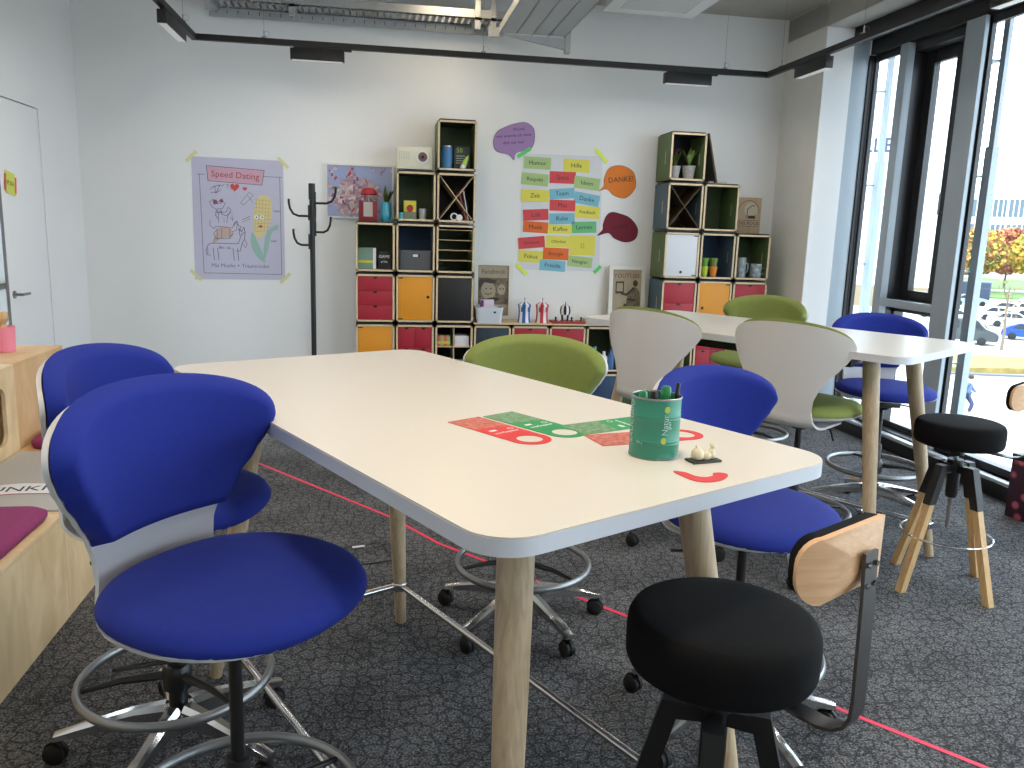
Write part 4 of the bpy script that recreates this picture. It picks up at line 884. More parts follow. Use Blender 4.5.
# flower painting
def paint():
    m = bpy.data.materials.new('flower_painting'); m.use_nodes = True; n = m.node_tree.nodes; l = m.node_tree.links; p = n['Principled BSDF']; p.inputs['Roughness'].default_value = .6
    tc = n.new('ShaderNodeTexCoord'); nz = n.new('ShaderNodeTexNoise'); nz.inputs['Scale'].default_value = 22; l.new(tc.outputs['Object'], nz.inputs['Vector'])
    mv = n.new('ShaderNodeMix'); mv.data_type = 'VECTOR'; mv.inputs[0].default_value = .07; l.new(tc.outputs['Object'], mv.inputs[4]); l.new(nz.outputs['Color'], mv.inputs[5])
    vo = n.new('ShaderNodeTexVoronoi'); vo.inputs['Scale'].default_value = 40; l.new(mv.outputs[1], vo.inputs['Vector'])
    sp = n.new('ShaderNodeSeparateColor'); l.new(vo.outputs['Color'], sp.inputs[0])
    cr = n.new('ShaderNodeValToRGB'); cr.color_ramp.interpolation = 'B_SPLINE'; e = cr.color_ramp.elements
    cols = [(0, (226, 220, 216)), (.2, (60, 90, 150)), (.32, (214, 200, 190)), (.45, (160, 44, 70)), (.55, (120, 150, 190)), (.66, (190, 120, 100)), (.75, (236, 232, 228)), (.85, (52, 44, 66)), (.93, (170, 60, 90))]
    e[0].color = lin(cols[0][1]); e[1].position = cols[1][0]; e[1].color = lin(cols[1][1])
    for ps, c in cols[2:]: x_ = e.new(ps); x_.color = lin(c)
    l.new(sp.outputs[0], cr.inputs[0])
    mp = n.new('ShaderNodeMapping'); mp.inputs['Location'].default_value = (-.02, 0, -.01); mp.inputs['Scale'].default_value = (4.6, 1, 6.2); l.new(mv.outputs[1], mp.inputs[0])
    g = n.new('ShaderNodeTexGradient'); g.gradient_type = 'SPHERICAL'; l.new(mp.outputs[0], g.inputs[0])
    ad = n.new('ShaderNodeMath'); ad.operation = 'MULTIPLY_ADD'; l.new(nz.outputs[0], ad.inputs[0]); ad.inputs[1].default_value = 1.2; l.new(g.outputs[0], ad.inputs[2])
    gt = n.new('ShaderNodeMath'); gt.operation = 'GREATER_THAN'; gt.inputs[1].default_value = .72; l.new(ad.outputs[0], gt.inputs[0])
    mx = n.new('ShaderNodeMix'); mx.data_type = 'RGBA'; l.new(gt.outputs[0], mx.inputs[0]); mx.inputs[6].default_value = lin((150, 162, 200)); l.new(cr.outputs[0], mx.inputs[7]); l.new(mx.outputs[2], p.inputs['Base Color'])
    return m
t = thing('flower_painting', 'framed abstract painting of a flower bunch beside the coat rack', 'painting', (-.145, BY - .004, 1.812)); w_, h_ = .268, .212
b = B(); b.prism([(-w_ + .012, -h_ + .012), (w_ - .012, -h_ + .012), (w_ - .012, h_ - .012), (-w_ + .012, h_ - .012)], 0, .026, wallmx(0, 0, 0)); b.obj('canvas', paint(), t)
b = B(); b.frame([(-w_, -h_), (w_, -h_), (w_, h_), (-w_, h_)], [(-w_ + .012, -h_ + .012), (w_ - .012, -h_ + .012), (w_ - .012, h_ - .012), (-w_ + .012, h_ - .012)], 0, .032, wallmx(0, 0, 0)); b.obj('frame', FRAMEW, t)
# paper sheet with cards
b = B(); b.prism([(-.345, -.475), (.355, -.48), (.335, .48), (-.345, .475)], 0, .0012, wallmx(1.525, WY, 1.698)); tag(b.obj('wall_paper_sheet', mat('sheet_paper', (214, 216, 222), .85)), 'large white paper sheet behind the coloured cards on the back wall', 'paper')
NC = {'g': (168, 196, 132), 'y': (222, 214, 92), 'r': (208, 78, 84), 'b': (124, 184, 204), 'o': (222, 110, 48), 'k': (112, 190, 130)}
notes = [('g', 1.306, 2.1, .229, .098), ('y', 1.638, 2.093, .224, .105), ('g', 1.288, 1.968, .229, .098), ('r', 1.524, 1.992, .225, .097), ('g', 1.736, 1.954, .223, .1), ('y', 1.295, 1.835, .24, .097), ('b', 1.525, 1.861, .216, .085), ('b', 1.74, 1.823, .222, .095), ('r', 1.532, 1.764, .222, .091), ('r', 1.306, 1.679, .218, .092), ('y', 1.75, 1.715, .218, .1), ('b', 1.532, 1.655, .22, .09), ('o', 1.308, 1.577, .215, .092), ('y', 1.521, 1.567, .21, .075), ('k', 1.728, 1.589, .214, .095), ('r', 1.278, 1.449, .228, .095), ('y', 1.511, 1.462, .222, .095), ('y', 1.721, 1.436, .222, .166), ('y', 1.277, 1.332, .215, .098), ('o', 1.491, 1.36, .222, .1), ('b', 1.466, 1.261, .225, .09), ('g', 1.704, 1.298, .219, .09)]
nrot = [-1, -1, -3, 0, -5, 0, 5, -8, 0, 4, -2, 3, -2, 0, 3, 6, 0, 0, -2, -1, -3, -4]
cn = {'g': 'pale green', 'y': 'yellow', 'r': 'red', 'b': 'light blue', 'o': 'orange', 'k': 'mint green'}
where = ['top left', 'top right', 'second row left', 'top middle, second row', 'second row right', 'third row left', 'third row middle', 'third row right', 'fourth row middle', 'fourth row left', 'fourth row right', 'fifth row middle', 'fifth row left', 'fifth row middle, under the light blue', 'fifth row right', 'sixth row left', 'sixth row middle', 'tall one, sixth row right', 'bottom left', 'below the middle yellow', 'lowest of all', 'bottom right']
words = ['Humor', 'Hilfe', 'Respekt', 'Spass', 'Ideen', 'Zeit', 'Team', 'Danke', 'Mut', 'Lob', 'Feedback', 'Ruhe', 'Musik', 'Kaffee', 'Lernen', 'Vertrauen', 'Offenheit', ':) :) \n:) :)', 'Fokus', 'Energie', 'Freude', 'Neugier']
for i, (c, x_, z_, w_, h_) in enumerate(notes):
    t = thing('note_card', '%s note card on the white wall sheet, %s' % (cn[c], where[i]), 'note card', (x_, WY - .0014 - .0006 * (i % 3), z_), 0, 'note cards on the white wall sheet')
    b = B(); b.prism([(-w_ / 2, -h_ / 2), (w_ / 2, -h_ / 2), (w_ / 2, h_ / 2), (-w_ / 2, h_ / 2)], 0, .0005, wallmx(0, 0, 0, R(nrot[i]))); b.obj('card', mat('card_' + cn[c].replace(' ', '_'), NC[c], .8), t)
    b = B(); b.text(words[i], min(.05, .3 / max(4, len(words[i]))), wallmx(0, -.0008, 0, R(nrot[i]))); b.obj('handwriting', INK, t)
for i, (x0, z0, x1, z1, c, lb) in enumerate(((1.135, 2.143, 1.245, 2.215, 'g', 'green tape strip under the purple speech bubble'), (1.795, 2.235, 1.9, 2.13, 'y', 'yellow tape strip at the upper right corner of the white sheet'), (1.154, 1.263, 1.245, 1.181, 'y', 'yellow tape strip at the lower left corner of the white sheet'), (1.832, 1.207, 1.89, 1.267, 'g', 'green tape strip at the lower right corner of the white sheet'))):
    a = math.atan2(z1 - z0, x1 - x0); L = math.hypot(z1 - z0, x1 - x0) / 2
    b = B(); b.prism([(-L, -.015), (L, -.015), (L, .015), (-L, .015)], 0, .0005, wallmx((x0 + x1) / 2, WY - .004, (z0 + z1) / 2, a)); solid('tape_strip', lb, 'tape', b, mat('neon_green_tape', (90, 206, 110), .5) if c == 'g' else mat('neon_yellow_tape', (216, 232, 80), .5))
def bubble(pts, col, ox, oz, label, lines, tc, size):
    t = thing('speech_bubble', label, 'speech bubble', (ox, WY, oz))
    P = smoothpoly([(x_ - ox, z_ - oz) for x_, z_ in pts], 6)
    b = B(); b.prism(P, .0, .003, wallmx(0, 0, 0)); b.obj('card_bubble', mat(label.split()[0] + '_bubble_card', col, .8), t)
    b = B(); b.prism([(x_ * 1.02, z_ * 1.02) for x_, z_ in P], .0, .0022, wallmx(0, 0, 0)); b.obj('dark_outline', INK, t)
    for s_, dx, dz in lines: b = B(); b.text(s_, size, wallmx(dx, -.0036, dz, R(6))); b.obj('handwriting', tc, t)
bubble([(.933, 2.251), (.96, 2.33), (1.024, 2.372), (1.11, 2.405), (1.193, 2.417), (1.255, 2.38), (1.272, 2.322), (1.265, 2.25), (1.23, 2.205), (1.125, 2.175), (1.107, 2.118), (1.058, 2.16), (.963, 2.181)], (160, 128, 178), 1.10, 2.29, 'purple speech bubble on the wall above the note cards', [('WOW', .04, .07), ('was wuerde ich ohne', .0, .02), ('dich nur tun!', .0, -.035)], INK, .034)
bubble([(1.885, 2.0), (1.926, 2.086), (2.024, 2.11), (2.11, 2.08), (2.15, 2.03), (2.158, 1.93), (2.079, 1.848), (1.978, 1.863), (1.915, 1.912), (1.845, 1.896), (1.885, 1.94)], (222, 124, 44), 2.03, 1.98, 'orange speech bubble on the wall right of the note cards', [('DANKE!', .0, .015)], INK, .062)
bubble([(1.895, 1.62), (1.92, 1.69), (1.965, 1.722), (2.04, 1.712), (2.13, 1.678), (2.2, 1.594), (2.185, 1.507), (2.101, 1.476), (2.0, 1.505), (1.945, 1.548), (1.85, 1.524), (1.893, 1.575)], (112, 24, 44), 2.05, 1.6, 'dark red speech bubble below the orange one', [('SUPER', 0, 0)], mat('maroon_ink', (72, 16, 30), .8), .05)
# note on the door
t = thing('door_note', 'yellow note with two orange tape strips on the white door', 'note', (LX, 5.585, 1.73))
mxn = Matrix(((0, 0, 1, 0), (1, 0, 0, 0), (0, 1, 0, 0), (0, 0, 0, 1))) @ Matrix.Rotation(R(-8), 4, 'Z')
b = B(); b.prism([(-.06, -.065), (.075, -.065), (.055, .07), (-.075, .07)], .0, .001, mxn); b.obj('paper', mat('note_lime', (206, 214, 96), .8), t)
b = B(); b.text('PUSH', .04, Matrix.Translation((.0014, 0, 0)) @ mxn); b.obj('handwriting', mat('green_pen', (70, 120, 60), .8), t)
b = B()
for s_ in (-1, 1): b.prism([(s_ * .07 - .012, -.05), (s_ * .07 + .012, -.05), (s_ * .07 + .012, .05), (s_ * .07 - .012, .05)], .001, .0016, mxn)
b.obj('tape', mat('orange_tape', (236, 96, 60), .6), t)

# ================================================================== COAT RACK
t = thing('coat_rack', 'black metal coat rack with curved hooks standing by the painting', 'coat rack', (-.48, 6.25, 0))
b = B(); b.tube([(0, 0, .05), (0, 0, 1.72)], .019, 16); b.tube([(0, 0, 1.72), (0, 0, 1.835)], .024, 16); b.obj('pole', BLACKM, t)
for k in range(4):
    a = k * PI / 2 + .4; b = B(); b.tube([(0, 0, .12), (.1 * math.cos(a), .1 * math.sin(a), .10), (.24 * math.cos(a), .24 * math.sin(a), .03), (.28 * math.cos(a), .28 * math.sin(a), .012)], .012, 10); b.obj('foot', BLACKM, t)
for a, z_, L, h_ in ((PI, 1.60, .165, .12), (-.15, 1.695, .175, .12), (PI + .1, 1.39, .135, .115), (-.1, 1.486, .135, .115), (1.5, 1.55, .16, .12)):
    b = B(); c, s_ = math.cos(a), math.sin(a); P = [(c * .012, s_ * .012, z_), (c * L * .6, s_ * L * .6, z_), (c * L * .82, s_ * L * .82, z_ + .015), (c * L * .95, s_ * L * .95, z_ + .05), (c * L, s_ * L, z_ + .09), (c * L, s_ * L, z_ + h_)]
    b.tube(P, .0085, 10); b.tube([(c * .022, s_ * .022, z_ - .03), (c * .022, s_ * .022, z_ + .08)], .008, 8); b.obj('hook', BLACKM, t)

# ================================================================== CEILING INSTALLATIONS
t = thing('light_track', 'black suspended lighting track running around the room below the ceiling', 'light track', (0, 0, 0))
TZ, TY, TX0, TX1 = 2.757, 6.16, -1.245, 2.955
b = B(); b.box((TX0, TY - .017, TZ), (TX1, TY + .017, TZ + .04)); b.obj('back_rail', BLACKM, t)
b = B(); b.box((TX0 - .017, FY + .4, TZ), (TX0 + .017, TY + .017, TZ + .04)); b.obj('left_rail', BLACKM, t)
b = B(); b.box((TX1 - .017, FY + .4, TZ), (TX1 + .017, TY + .017, TZ + .04)); b.obj('right_rail', BLACKM, t)
for x_, y_ in ((-.78, TY), (.75, TY), (2.6, TY), (TX1, 5.95), (TX0, 5.85), (TX1, 3.4), (TX0, 3.0), (TX1, 4.9)):
    b = B(); b.tube([(x_, y_, TZ + .04), (x_, y_, CZ - .001)], .0012, 5); b.box((x_ - .015, y_ - .015, TZ + .04), (x_ + .015, y_ + .015, TZ + .05)); b.tube([(x_, y_, TZ + .05), (x_, y_, TZ + .09)], .004, 6)
    b.tube([(x_ + .02 + .018 * math.cos(q), y_, TZ + .07 + .018 * math.sin(q)) for q in [2 * PI * k / 12 for k in range(12)]], .001, 4, closed=True); b.obj('suspension_wire', STEEL, t)
LAMPW = mat('lamp_diffuser', (230, 232, 235), .4, emit=((255, 250, 240), .1))
def spot(cx, cy, alongx, label, L=.37):
    t = thing('track_spotlight', label, 'light', (cx, cy, TZ), 0 if alongx else PI / 2, 'linear lamps on the black track')
    b = B(); b.box((-L / 2, -.028, -.088), (L / 2, .028, -.012), bev=.004); b.box((-L / 2 + .02, -.012, -.014), (L / 2 + .05, .012, -.0005)); b.obj('lamp_housing', BLACKM, t)
    b = B(); b.box((-L / 2 + .012, -.022, -.091), (L / 2 - .012, .022, -.0885)); b.obj('diffuser', LAMPW, t)
    ld = bpy.data.lights.new('lamp_light', 'AREA'); ld.shape = 'RECTANGLE'; ld.size = L; ld.size_y = .045; ld.energy = 2; ld.color = (1, .95, .9)
    lo = bpy.data.objects.new('lamp_light', ld); COL.objects.link(lo); lo.parent = t; lo.location = (0, 0, -.095)
spot(-.42, TY, True, 'linear lamp on the back rail above the painting'); spot(2.31, TY, True, 'linear lamp on the back rail above the orange bubble')
spot(TX1, 5.48, False, 'linear lamp on the track beside the concrete column', .42); spot(TX0, 5.55, False, 'linear lamp at the upper left corner of the track', .5)
for y_ in (3.6, 1.6, -.4): spot(TX1, y_, False, 'linear lamp on the right rail towards the camera, above the window side'); spot(TX0, y_, False, 'linear lamp on the left rail towards the camera, above the plywood seats')
# galvanised cable trays
def tray(x0, x1, y0, y1, z, along, label):
    t = thing('cable_tray', label, 'cable tray', (0, 0, 0))
    b = B()
    if along == 'x':
        b.box((x0, y0, z), (x1, y0 + .003, z + .06)); b.box((x0, y1 - .003, z), (x1, y1, z + .06))
        n = int((x1 - x0) / .05)
        b.box((x0, y0, z), (x1, y0 + .05, z + .002)); b.box((x0, y1 - .05, z), (x1, y1, z + .002))
        for i in range(n): b.box((x0 + i * .05, y0, z), (x0 + i * .05 + .032, y1, z + .002))
    else:
        b.box((x0, y0, z), (x0 + .003, y1, z + .06)); b.box((x1 - .003, y0, z), (x1, y1, z + .06))
        n = int((y1 - y0) / .022)
        for q in range(5): xx = x0 + (x1 - x0) * q / 4 - .005; b.box((max(x0, xx), y0, z), (min(x1, xx + .010), y1, z + .002))
        for i in range(n): b.box((x0, y0 + i * .022, z), (x1, y0 + i * .022 + .014, z + .002))
    b.obj('perforated_channel', GALV, t)
    return t
tr = tray(-1.25, .98, 6.5, 6.75, 3.115, 'x', 'galvanised cable tray along the top of the back wall')
b = B(); b.box((-1.25, 6.752, 3.05), (.98, 6.756, 3.175))
for i in range(28): b.box((-1.2 + i * .078, 6.7505, 3.075), (-1.2 + i * .078 + .006, 6.7525, 3.10), mi=1)
b.obj('slotted_side', [GALV, STRAP], tr)
for x_ in (-1.2, -.62, .74, .86):
    b = B(); b.box((x_ - .02, 6.46, 3.03), (x_ + .02, 6.49, CZ), mi=0); b.box((x_ - .02, 6.46, 3.09), (x_ + .02, 6.8, 3.112)); b.obj('hanger_bracket', GALV, tr)
tr = tray(.90, 1.40, 4.2, 6.42, 3.0, 'y', 'wide galvanised cable tray running towards the camera, centre of ceiling')
b = B(); b.prism([(.90, 2.998), (1.44, 2.998), (1.44, 2.91), (1.38, 2.92)], 6.42, 6.45, Matrix(((1, 0, 0, 0), (0, 0, 1, 0), (0, 1, 0, 0), (0, 0, 0, 1)))); b.box((1.41, 6.41, 2.89), (1.45, 6.46, CZ - .002)); b.box((.82, 6.41, 2.97), (.90, 6.46, 3.04)); b.obj('support_bracket', GALV, tr)
# ceiling cassette
t = thing('ceiling_air_unit', 'white ceiling cassette air unit partly cut by the top edge', 'air conditioner', (2.04, 6.03, 3.20))
b = B(); b.frame([(-.36, -.36), (.36, -.36), (.36, .36), (-.36, .36)], [(-.26, -.26), (.26, -.26), (.26, .26), (-.26, .26)], 0, .02); b.box((-.34, -.34, .02), (.34, .34, .155)); b.obj('cassette_frame', mat('white_cassette', (226, 228, 228), .5), t)
b = B(); b.box((-.262, -.262, .004), (.262, .262, .018)); 
for i in range(12): b.box((-.25, -.24 + i * .042, .001), (.25, -.225 + i * .042, .004))
b.obj('air_grille', mat('pale_grille', (204, 204, 204), .6), t)
t = thing('ceiling_lamp', 'glowing warm ceiling lamp above the cable tray', 'lamp', (.55, 6.2, 3.26))
b = B(); b.lathe([(0, .08), (.24, .08), (.26, .06), (.26, .0), (.25, .0)], n=40); b.obj('lamp_rim', PAPERW, t)
b = B(); b.lathe([(0, .002), (.25, .002), (.25, .01), (0, .01)], n=40); b.obj('lamp_disc', mat('warm_glow', (255, 240, 210), .5, emit=((255, 232, 196), 7)), t)
for i, (x_, y_) in enumerate(((.3, 1.4), (1.9, 3.2), (-.3, 3.6), (1.2, -.6))):
    t = thing('ceiling_lamp', 'round ceiling lamp out of frame over the %s' % ('foreground table', 'window table', 'plywood seats', 'space behind the camera')[i], 'lamp', (x_, y_, CZ - .1))
    b = B(); b.lathe([(0, .099), (.24, .099), (.26, .08), (.26, .0), (.25, .0)], n=40); b.obj('lamp_rim', PAPERW, t)
    b = B(); b.lathe([(0, .002), (.25, .002), (.25, .01), (0, .01)], n=40); b.obj('lamp_disc', MATS['warm_glow'], t)
    ld = bpy.data.lights.new('lamp_light', 'AREA'); ld.shape = 'DISK'; ld.size = .48; ld.energy = (26, 7, 9, 8)[i]; ld.color = (1, .86, .68) if i == 0 else (1, .93, .84)
    lo = bpy.data.objects.new('lamp_light', ld); COL.objects.link(lo); lo.parent = t; lo.location = (0, 0, -.005)

# ================================================================== PLYWOOD SEATING
def plybox(x0, x1, y0, y1, z0, z1, label, m, hole=False, rz=0):
    t = thing('plywood_box', label, 'seating box', (x1, y0, z0), rz, None); w = x1 - x0; d = y1 - y0; h = z1 - z0; th = .018
    b = B(); b.box((-w, 0, h - th), (0, d, h), bev=.002); b.obj('lid_board', m, t)
    b = B(); b.box((-w, .0, 0), (-th - .0005, th, h - th - .0005)); b.obj('side_board', m, t)
    b = B(); b.box((-w, d - th, 0), (-th - .0005, d, h - th - .0005)); b.obj('side_board', m, t)
    b = B(); mf = Matrix(((0, 0, 1, -th + .0004), (1, 0, 0, 0), (0, 1, 0, 0), (0, 0, 0, 1)))
    o = [(x_ + d / 2, y_ + (h - th) / 2) for x_, y_ in rrect(d, h - th, .001)]
    if hole: b.frame(o, [(x_ + d / 2, y_ + (h - th) / 2) for x_, y_ in rrect(d - .22, h - .16, .05)], 0, th, mf)
    else: b.prism([(0, 0), (d, 0), (d, h - th), (0, h - th)], 0, th, mf)
    b.obj('front_board', m, t)
    return t
plybox(-1.95, -1.19, 2.36, 3.1835, 0, .42, 'low birch plywood box with a magenta cushion on it, left foreground', PLY)
plybox(-1.95, -1.19, 1.5, 2.355, 0, .42, 'low birch plywood box at the left edge, nearest the camera', PLY)
plybox(-1.95, -1.19, 3.185, 4.08, 0, .42, 'low birch plywood box under the grey board with the sign', PLY)
plybox(-1.95, -1.19, 4.085, 4.75, 0, .42, 'low birch plywood box at the far end behind the blue chairs', PLYO)
plybox(-2.24, -1.955, 1.5, 4.75, 0, .42, 'long plywood plinth against the left wall under the upper boxes', PLY)
plybox(-2.235, -1.70, 3.27, 4.10, .421, .845, 'upper plywood box with a round cornered opening, left edge', PLY, True)
plybox(-2.235, -1.71, 4.105, 4.74, .421, .845, 'upper closed plywood box holding the pink cup, far left', PLYO)
def cushion(x0, x1, y0, y1, z, label, h=.05):
    b = B(); w, d = x1 - x0, y1 - y0; n = 10; P = rrect(w, d, .07, 6); N = len(P); rings = []
    for f_, zz in ((0, h), (.5, h), (.85, h * .97), (.95, h * .88), (1, h * .6), (1, h * .35), (.97, 0)):
        rings.append([b.bm.verts.new((x_ * f_, y_ * f_, zz)) for x_, y_ in P] if f_ else [b.bm.verts.new((0, 0, zz))])
    for A, C in zip(rings, rings[1:]):
        for i in range(N):
            if len(A) == 1: b.face([A[0], C[i], C[(i + 1) % N]], 0, True)
            else: b.face([A[i], C[i], C[(i + 1) % N], A[(i + 1) % N]], 0, True)
    b.face(rings[-1][::-1]); return tag(b.obj('seat_cushion', MAGENTA, loc=((x0 + x1) / 2, (y0 + y1) / 2, z), sharp=70), label, 'cushion')
cushion(-1.93, -1.215, 2.38, 3.17, .421, 'large magenta cushion on the low plywood box at the left')
cushion(-1.68, -1.25, 4.12, 4.7, .421, 'magenta cushion glimpsed behind the blue chair back, far low box')
cushion(-2.2, -1.74, 3.3, 4.02, .846, 'magenta cushion on the upper box beside the pink cup', .045)
b = B(); b.prism(rrect(.485, .86, .01), 0, .008); o = tag(b.obj('grey_board', mat('grey_lino_board', (178, 176, 172), .5), loc=(-1.4475, 3.635, .421)), 'grey board lying on the low plywood box between the magenta cushions', 'board')
t = thing('paper_sign', 'white cut paper sign with red outline and big letters on the grey board', 'sign', (-1.45, 3.47, .4296), R(6))
sp_ = smoothpoly([(-.235, -.06), (-.14, -.085), (-.03, -.06), (.08, -.07), (.2, -.08), (.232, 0), (.2, .08), (.09, .062), (-.02, .08), (-.14, .06), (-.235, .07)])
b = B(); b.prism([(x_ * 1.03, y_ * 1.08) for x_, y_ in sp_], 0, .0012); b.obj('red_outline', mat('sign_red', (170, 60, 60), .8), t)
b = B(); b.prism(sp_, .0005, .002); b.obj('white_paper', PAPERW, t)
for w_, x_ in (('DUNKI', -.045), ('!!!', .155)): b = B(); b.text(w_, .092, Matrix.Translation((x_, -.005, .0024))); b.obj('sign_lettering', INK, t)
t = thing('pink_cup', 'pink cup with small wooden figure in it, at the left edge', 'cup', (-1.90, 4.50, .846))
b = B(); b.lathe([(0, 0), (.05, 0), (.055, .13), (.05, .13), (.046, .008), (0, .008)], n=28); b.obj('cup_body', mat('candy_pink', (232, 132, 152), .5), t)
b = B(); b.lathe([(0, .01), (.022, .01), (.026, .12), (.012, .14), (.026, .16), (.03, .18), (.02, .205), (0, .21)], n=20, c=(.0, 0, 0)); b.obj('wooden_figure', STOOLW, t)

# ================================================================== ON THE FOREGROUND TABLE
TT = 1.0783
def hanger(x, y, ang, col, label, body=True, fold=0):
    t = thing('door_hanger', label, 'door hanger', (x, y, TT), ang)
    W_, L_ = .098, .28; n = 14; hr = .030
    m = mat(col + '_hanger_card', {'red': (206, 54, 58), 'green': (42, 142, 84)}[col], .55)
    cy_ = L_ - W_ / 2
    outer = [(W_ / 2 * math.cos(2 * PI * k / 28), cy_ + W_ / 2 * math.sin(2 * PI * k / 28)) for k in range(28)]
    inner = [(hr * math.cos(2 * PI * k / 28), cy_ + hr * math.sin(2 * PI * k / 28)) for k in range(28)]
    b = B(); z1 = .0009
    # ring with flat lower half extended into the card body
    out2 = [(x_, y_) if y_ >= cy_ - 1e-6 else (math.copysign(W_ / 2, x_) if abs(x_) > 1e-6 else 0, cy_ - W_ / 2 * abs(math.sin(math.atan2(y_ - cy_, x_))) ) for x_, y_ in outer]
    b.frame(out2, inner, 0, z1); b.prism([(-W_ / 2, 0), (W_ / 2, 0), (W_ / 2, cy_ - W_ / 2 + .001), (-W_ / 2, cy_ - W_ / 2 + .001)], 0, z1); b.obj('card', m, t)
    b = B(); b.prism([(-W_ / 2, 0), (W_ / 2, 0), (W_ / 2, L_ * .34), (-W_ / 2, L_ * .40)], z1, z1 + .0002); b.obj('photo_print', mat(col + '_photo_print', {'red': (196, 110, 96), 'green': (112, 150, 112)}[col], .55, var=.5, vscale=70), t)
    b = B(); b.text('workspace', .016, Matrix.Translation((.0, .155, z1 + .0002)) @ Matrix.Rotation(PI, 4, 'Z')); b.frame(circ(-.03, .135, .008, 12), circ(-.03, .135, .006, 12), z1, z1 + .0003); b.box((.01, .125, z1), (.03, .135, z1 + .0003)); b.obj('white_print', PAPERW, t)
    return t
hanger(.205, 1.915, math.atan2(-.23, .155) - PI / 2, 'red', 'red door hanger card, left of the first pair on the table')
hanger(.298, 1.972, math.atan2(-.235, .158) - PI / 2, 'green', 'green door hanger card lying against the left red one')
hanger(.474, 1.702, math.atan2(.055, .27) - PI / 2, 'red', 'red door hanger card partly hidden behind the green can')
hanger(.452, 1.80, math.atan2(.11, .255) - PI / 2, 'green', 'green door hanger card pointing behind the green can')
b = B(); b.prism(smoothpoly([(-.046, .034), (-.038, -.003), (-.026, -.029), (-.006, -.039), (.023, -.032), (.046, -.011), (.055, .008), (.045, .019), (.029, .016), (.022, .0), (.002, -.008), (-.014, .002), (-.025, .026)], 4), 0, .0012)
solid('paper_crescent', 'red crescent shaped paper piece near the front corner of the table', 'paper piece', b, MATS['red_hanger_card'], loc=(.618, 1.425, TT))
# can
t = thing('tin_can', 'green metal can used as a pen holder on the foreground table', 'can', (.574, 1.585, TT))
CANG = mat('green_can_lacquer', (52, 132, 108), .38, .1); r_ = .0515; h_ = .128
prof = [(0, 0), (r_ - .001, 0), (r_ + .001, .003), (r_, .006)]
for z_ in (.032, .038, .084, .090): prof += [(r_, z_ - .002), (r_ + .0012, z_), (r_, z_ + .002)]
prof += [(r_, h_ - .003), (r_ - .0015, h_ - .003), (r_ - .0015, .004), (0, .004)]
b = B(); b.lathe(prof, n=56); b.obj('can_body', CANG, t, sharp=60)
b = B(); b.tube([(r_ * math.cos(2 * PI * k / 48), r_ * math.sin(2 * PI * k / 48), h_ - .001) for k in range(48)], .0018, 8, closed=True); b.tube([(r_ * math.cos(2 * PI * k / 48), r_ * math.sin(2 * PI * k / 48), .002) for k in range(48)], .0014, 6, closed=True); b.obj('rim', STEEL, t)
def wrap(b, txt, size, ang, z, rot=0, mi=0):       # lettering wrapped on the can
    k0 = len(b.bm.verts); b.text(txt, size, Matrix.Rotation(rot, 4, 'Z'), mi, depth=.0003); b.bm.verts.ensure_lookup_table()
    for v in b.bm.verts[k0:]:
        a = ang + v.co.x / r_; rr_ = r_ + .0014 + v.co.z; zz = z + v.co.y; v.co = Vector((rr_ * math.cos(a), rr_ * math.sin(a), zz))
ca = math.atan2(-1.585, -.574)
for a_ in (('Natur', .018, ca + .42, .075, PI / 2), ('pur', .013, ca + .58, .075, PI / 2), ('BIO', .02, ca - 1.12, .105, PI / 2), ('SAUCE', .02, ca - 1.12, .06, PI / 2), ('500 g', .007, ca - .62, .035)): b = B(); wrap(b, *a_); b.obj('can_lettering', mat('pale_can_print', (170, 204, 194), .5), t)
for dz, da in ((.107, .46), (.042, .38)):
    b = B()
    V = [b.bm.verts.new(((r_ + .0015) * math.cos(ca + da + .006 * math.cos(q) / r_), (r_ + .0015) * math.sin(ca + da + .008 * math.cos(q) / r_), dz + .007 * math.sin(q))) for q in [2 * PI * k / 14 for k in range(14)]]; b.face(V); b.obj('can_emblem', mat('lime_can_print', (170, 190, 70), .5), t)
for i, (dx, dy, tx, ty, L, m_, lb, r2) in enumerate(((-.026, -.006, -.05, .02, .134, mat('green_marker_pen', (24, 120, 72), .35), 'green marker at the left inside the can', .009), (-.006, .006, .02, .0, .130, BPLAS, 'black marker in the middle of the can', .009), (.022, .008, .02, -.04, .14, MATS['green_marker_pen'], 'tall green capped marker at the right inside the can', .0105), (.036, -.002, .06, .0, .15, BPLAS, 'thin black pen standing at the right of the can', .0045))):
    t = thing('marker_pen', lb, 'marker', (.574 + dx, 1.585 + dy, TT + .0045)); m2 = Matrix.Rotation(tx, 4, 'Y') @ Matrix.Rotation(ty, 4, 'X')
    b = B(); b.lathe([(0, 0), (r2 * .9, 0), (r2, .003), (r2, L * .7), (0, L * .7)], mx=m2, n=14); b.obj('barrel', PAPERW if i == 1 else m_, t)
    b = B(); b.lathe([(0, L * .7), (r2 * 1.08, L * .7), (r2 * 1.0, L - .004), (r2 * .7, L), (0, L)], mx=m2, n=14); b.obj('cap', m_, t)
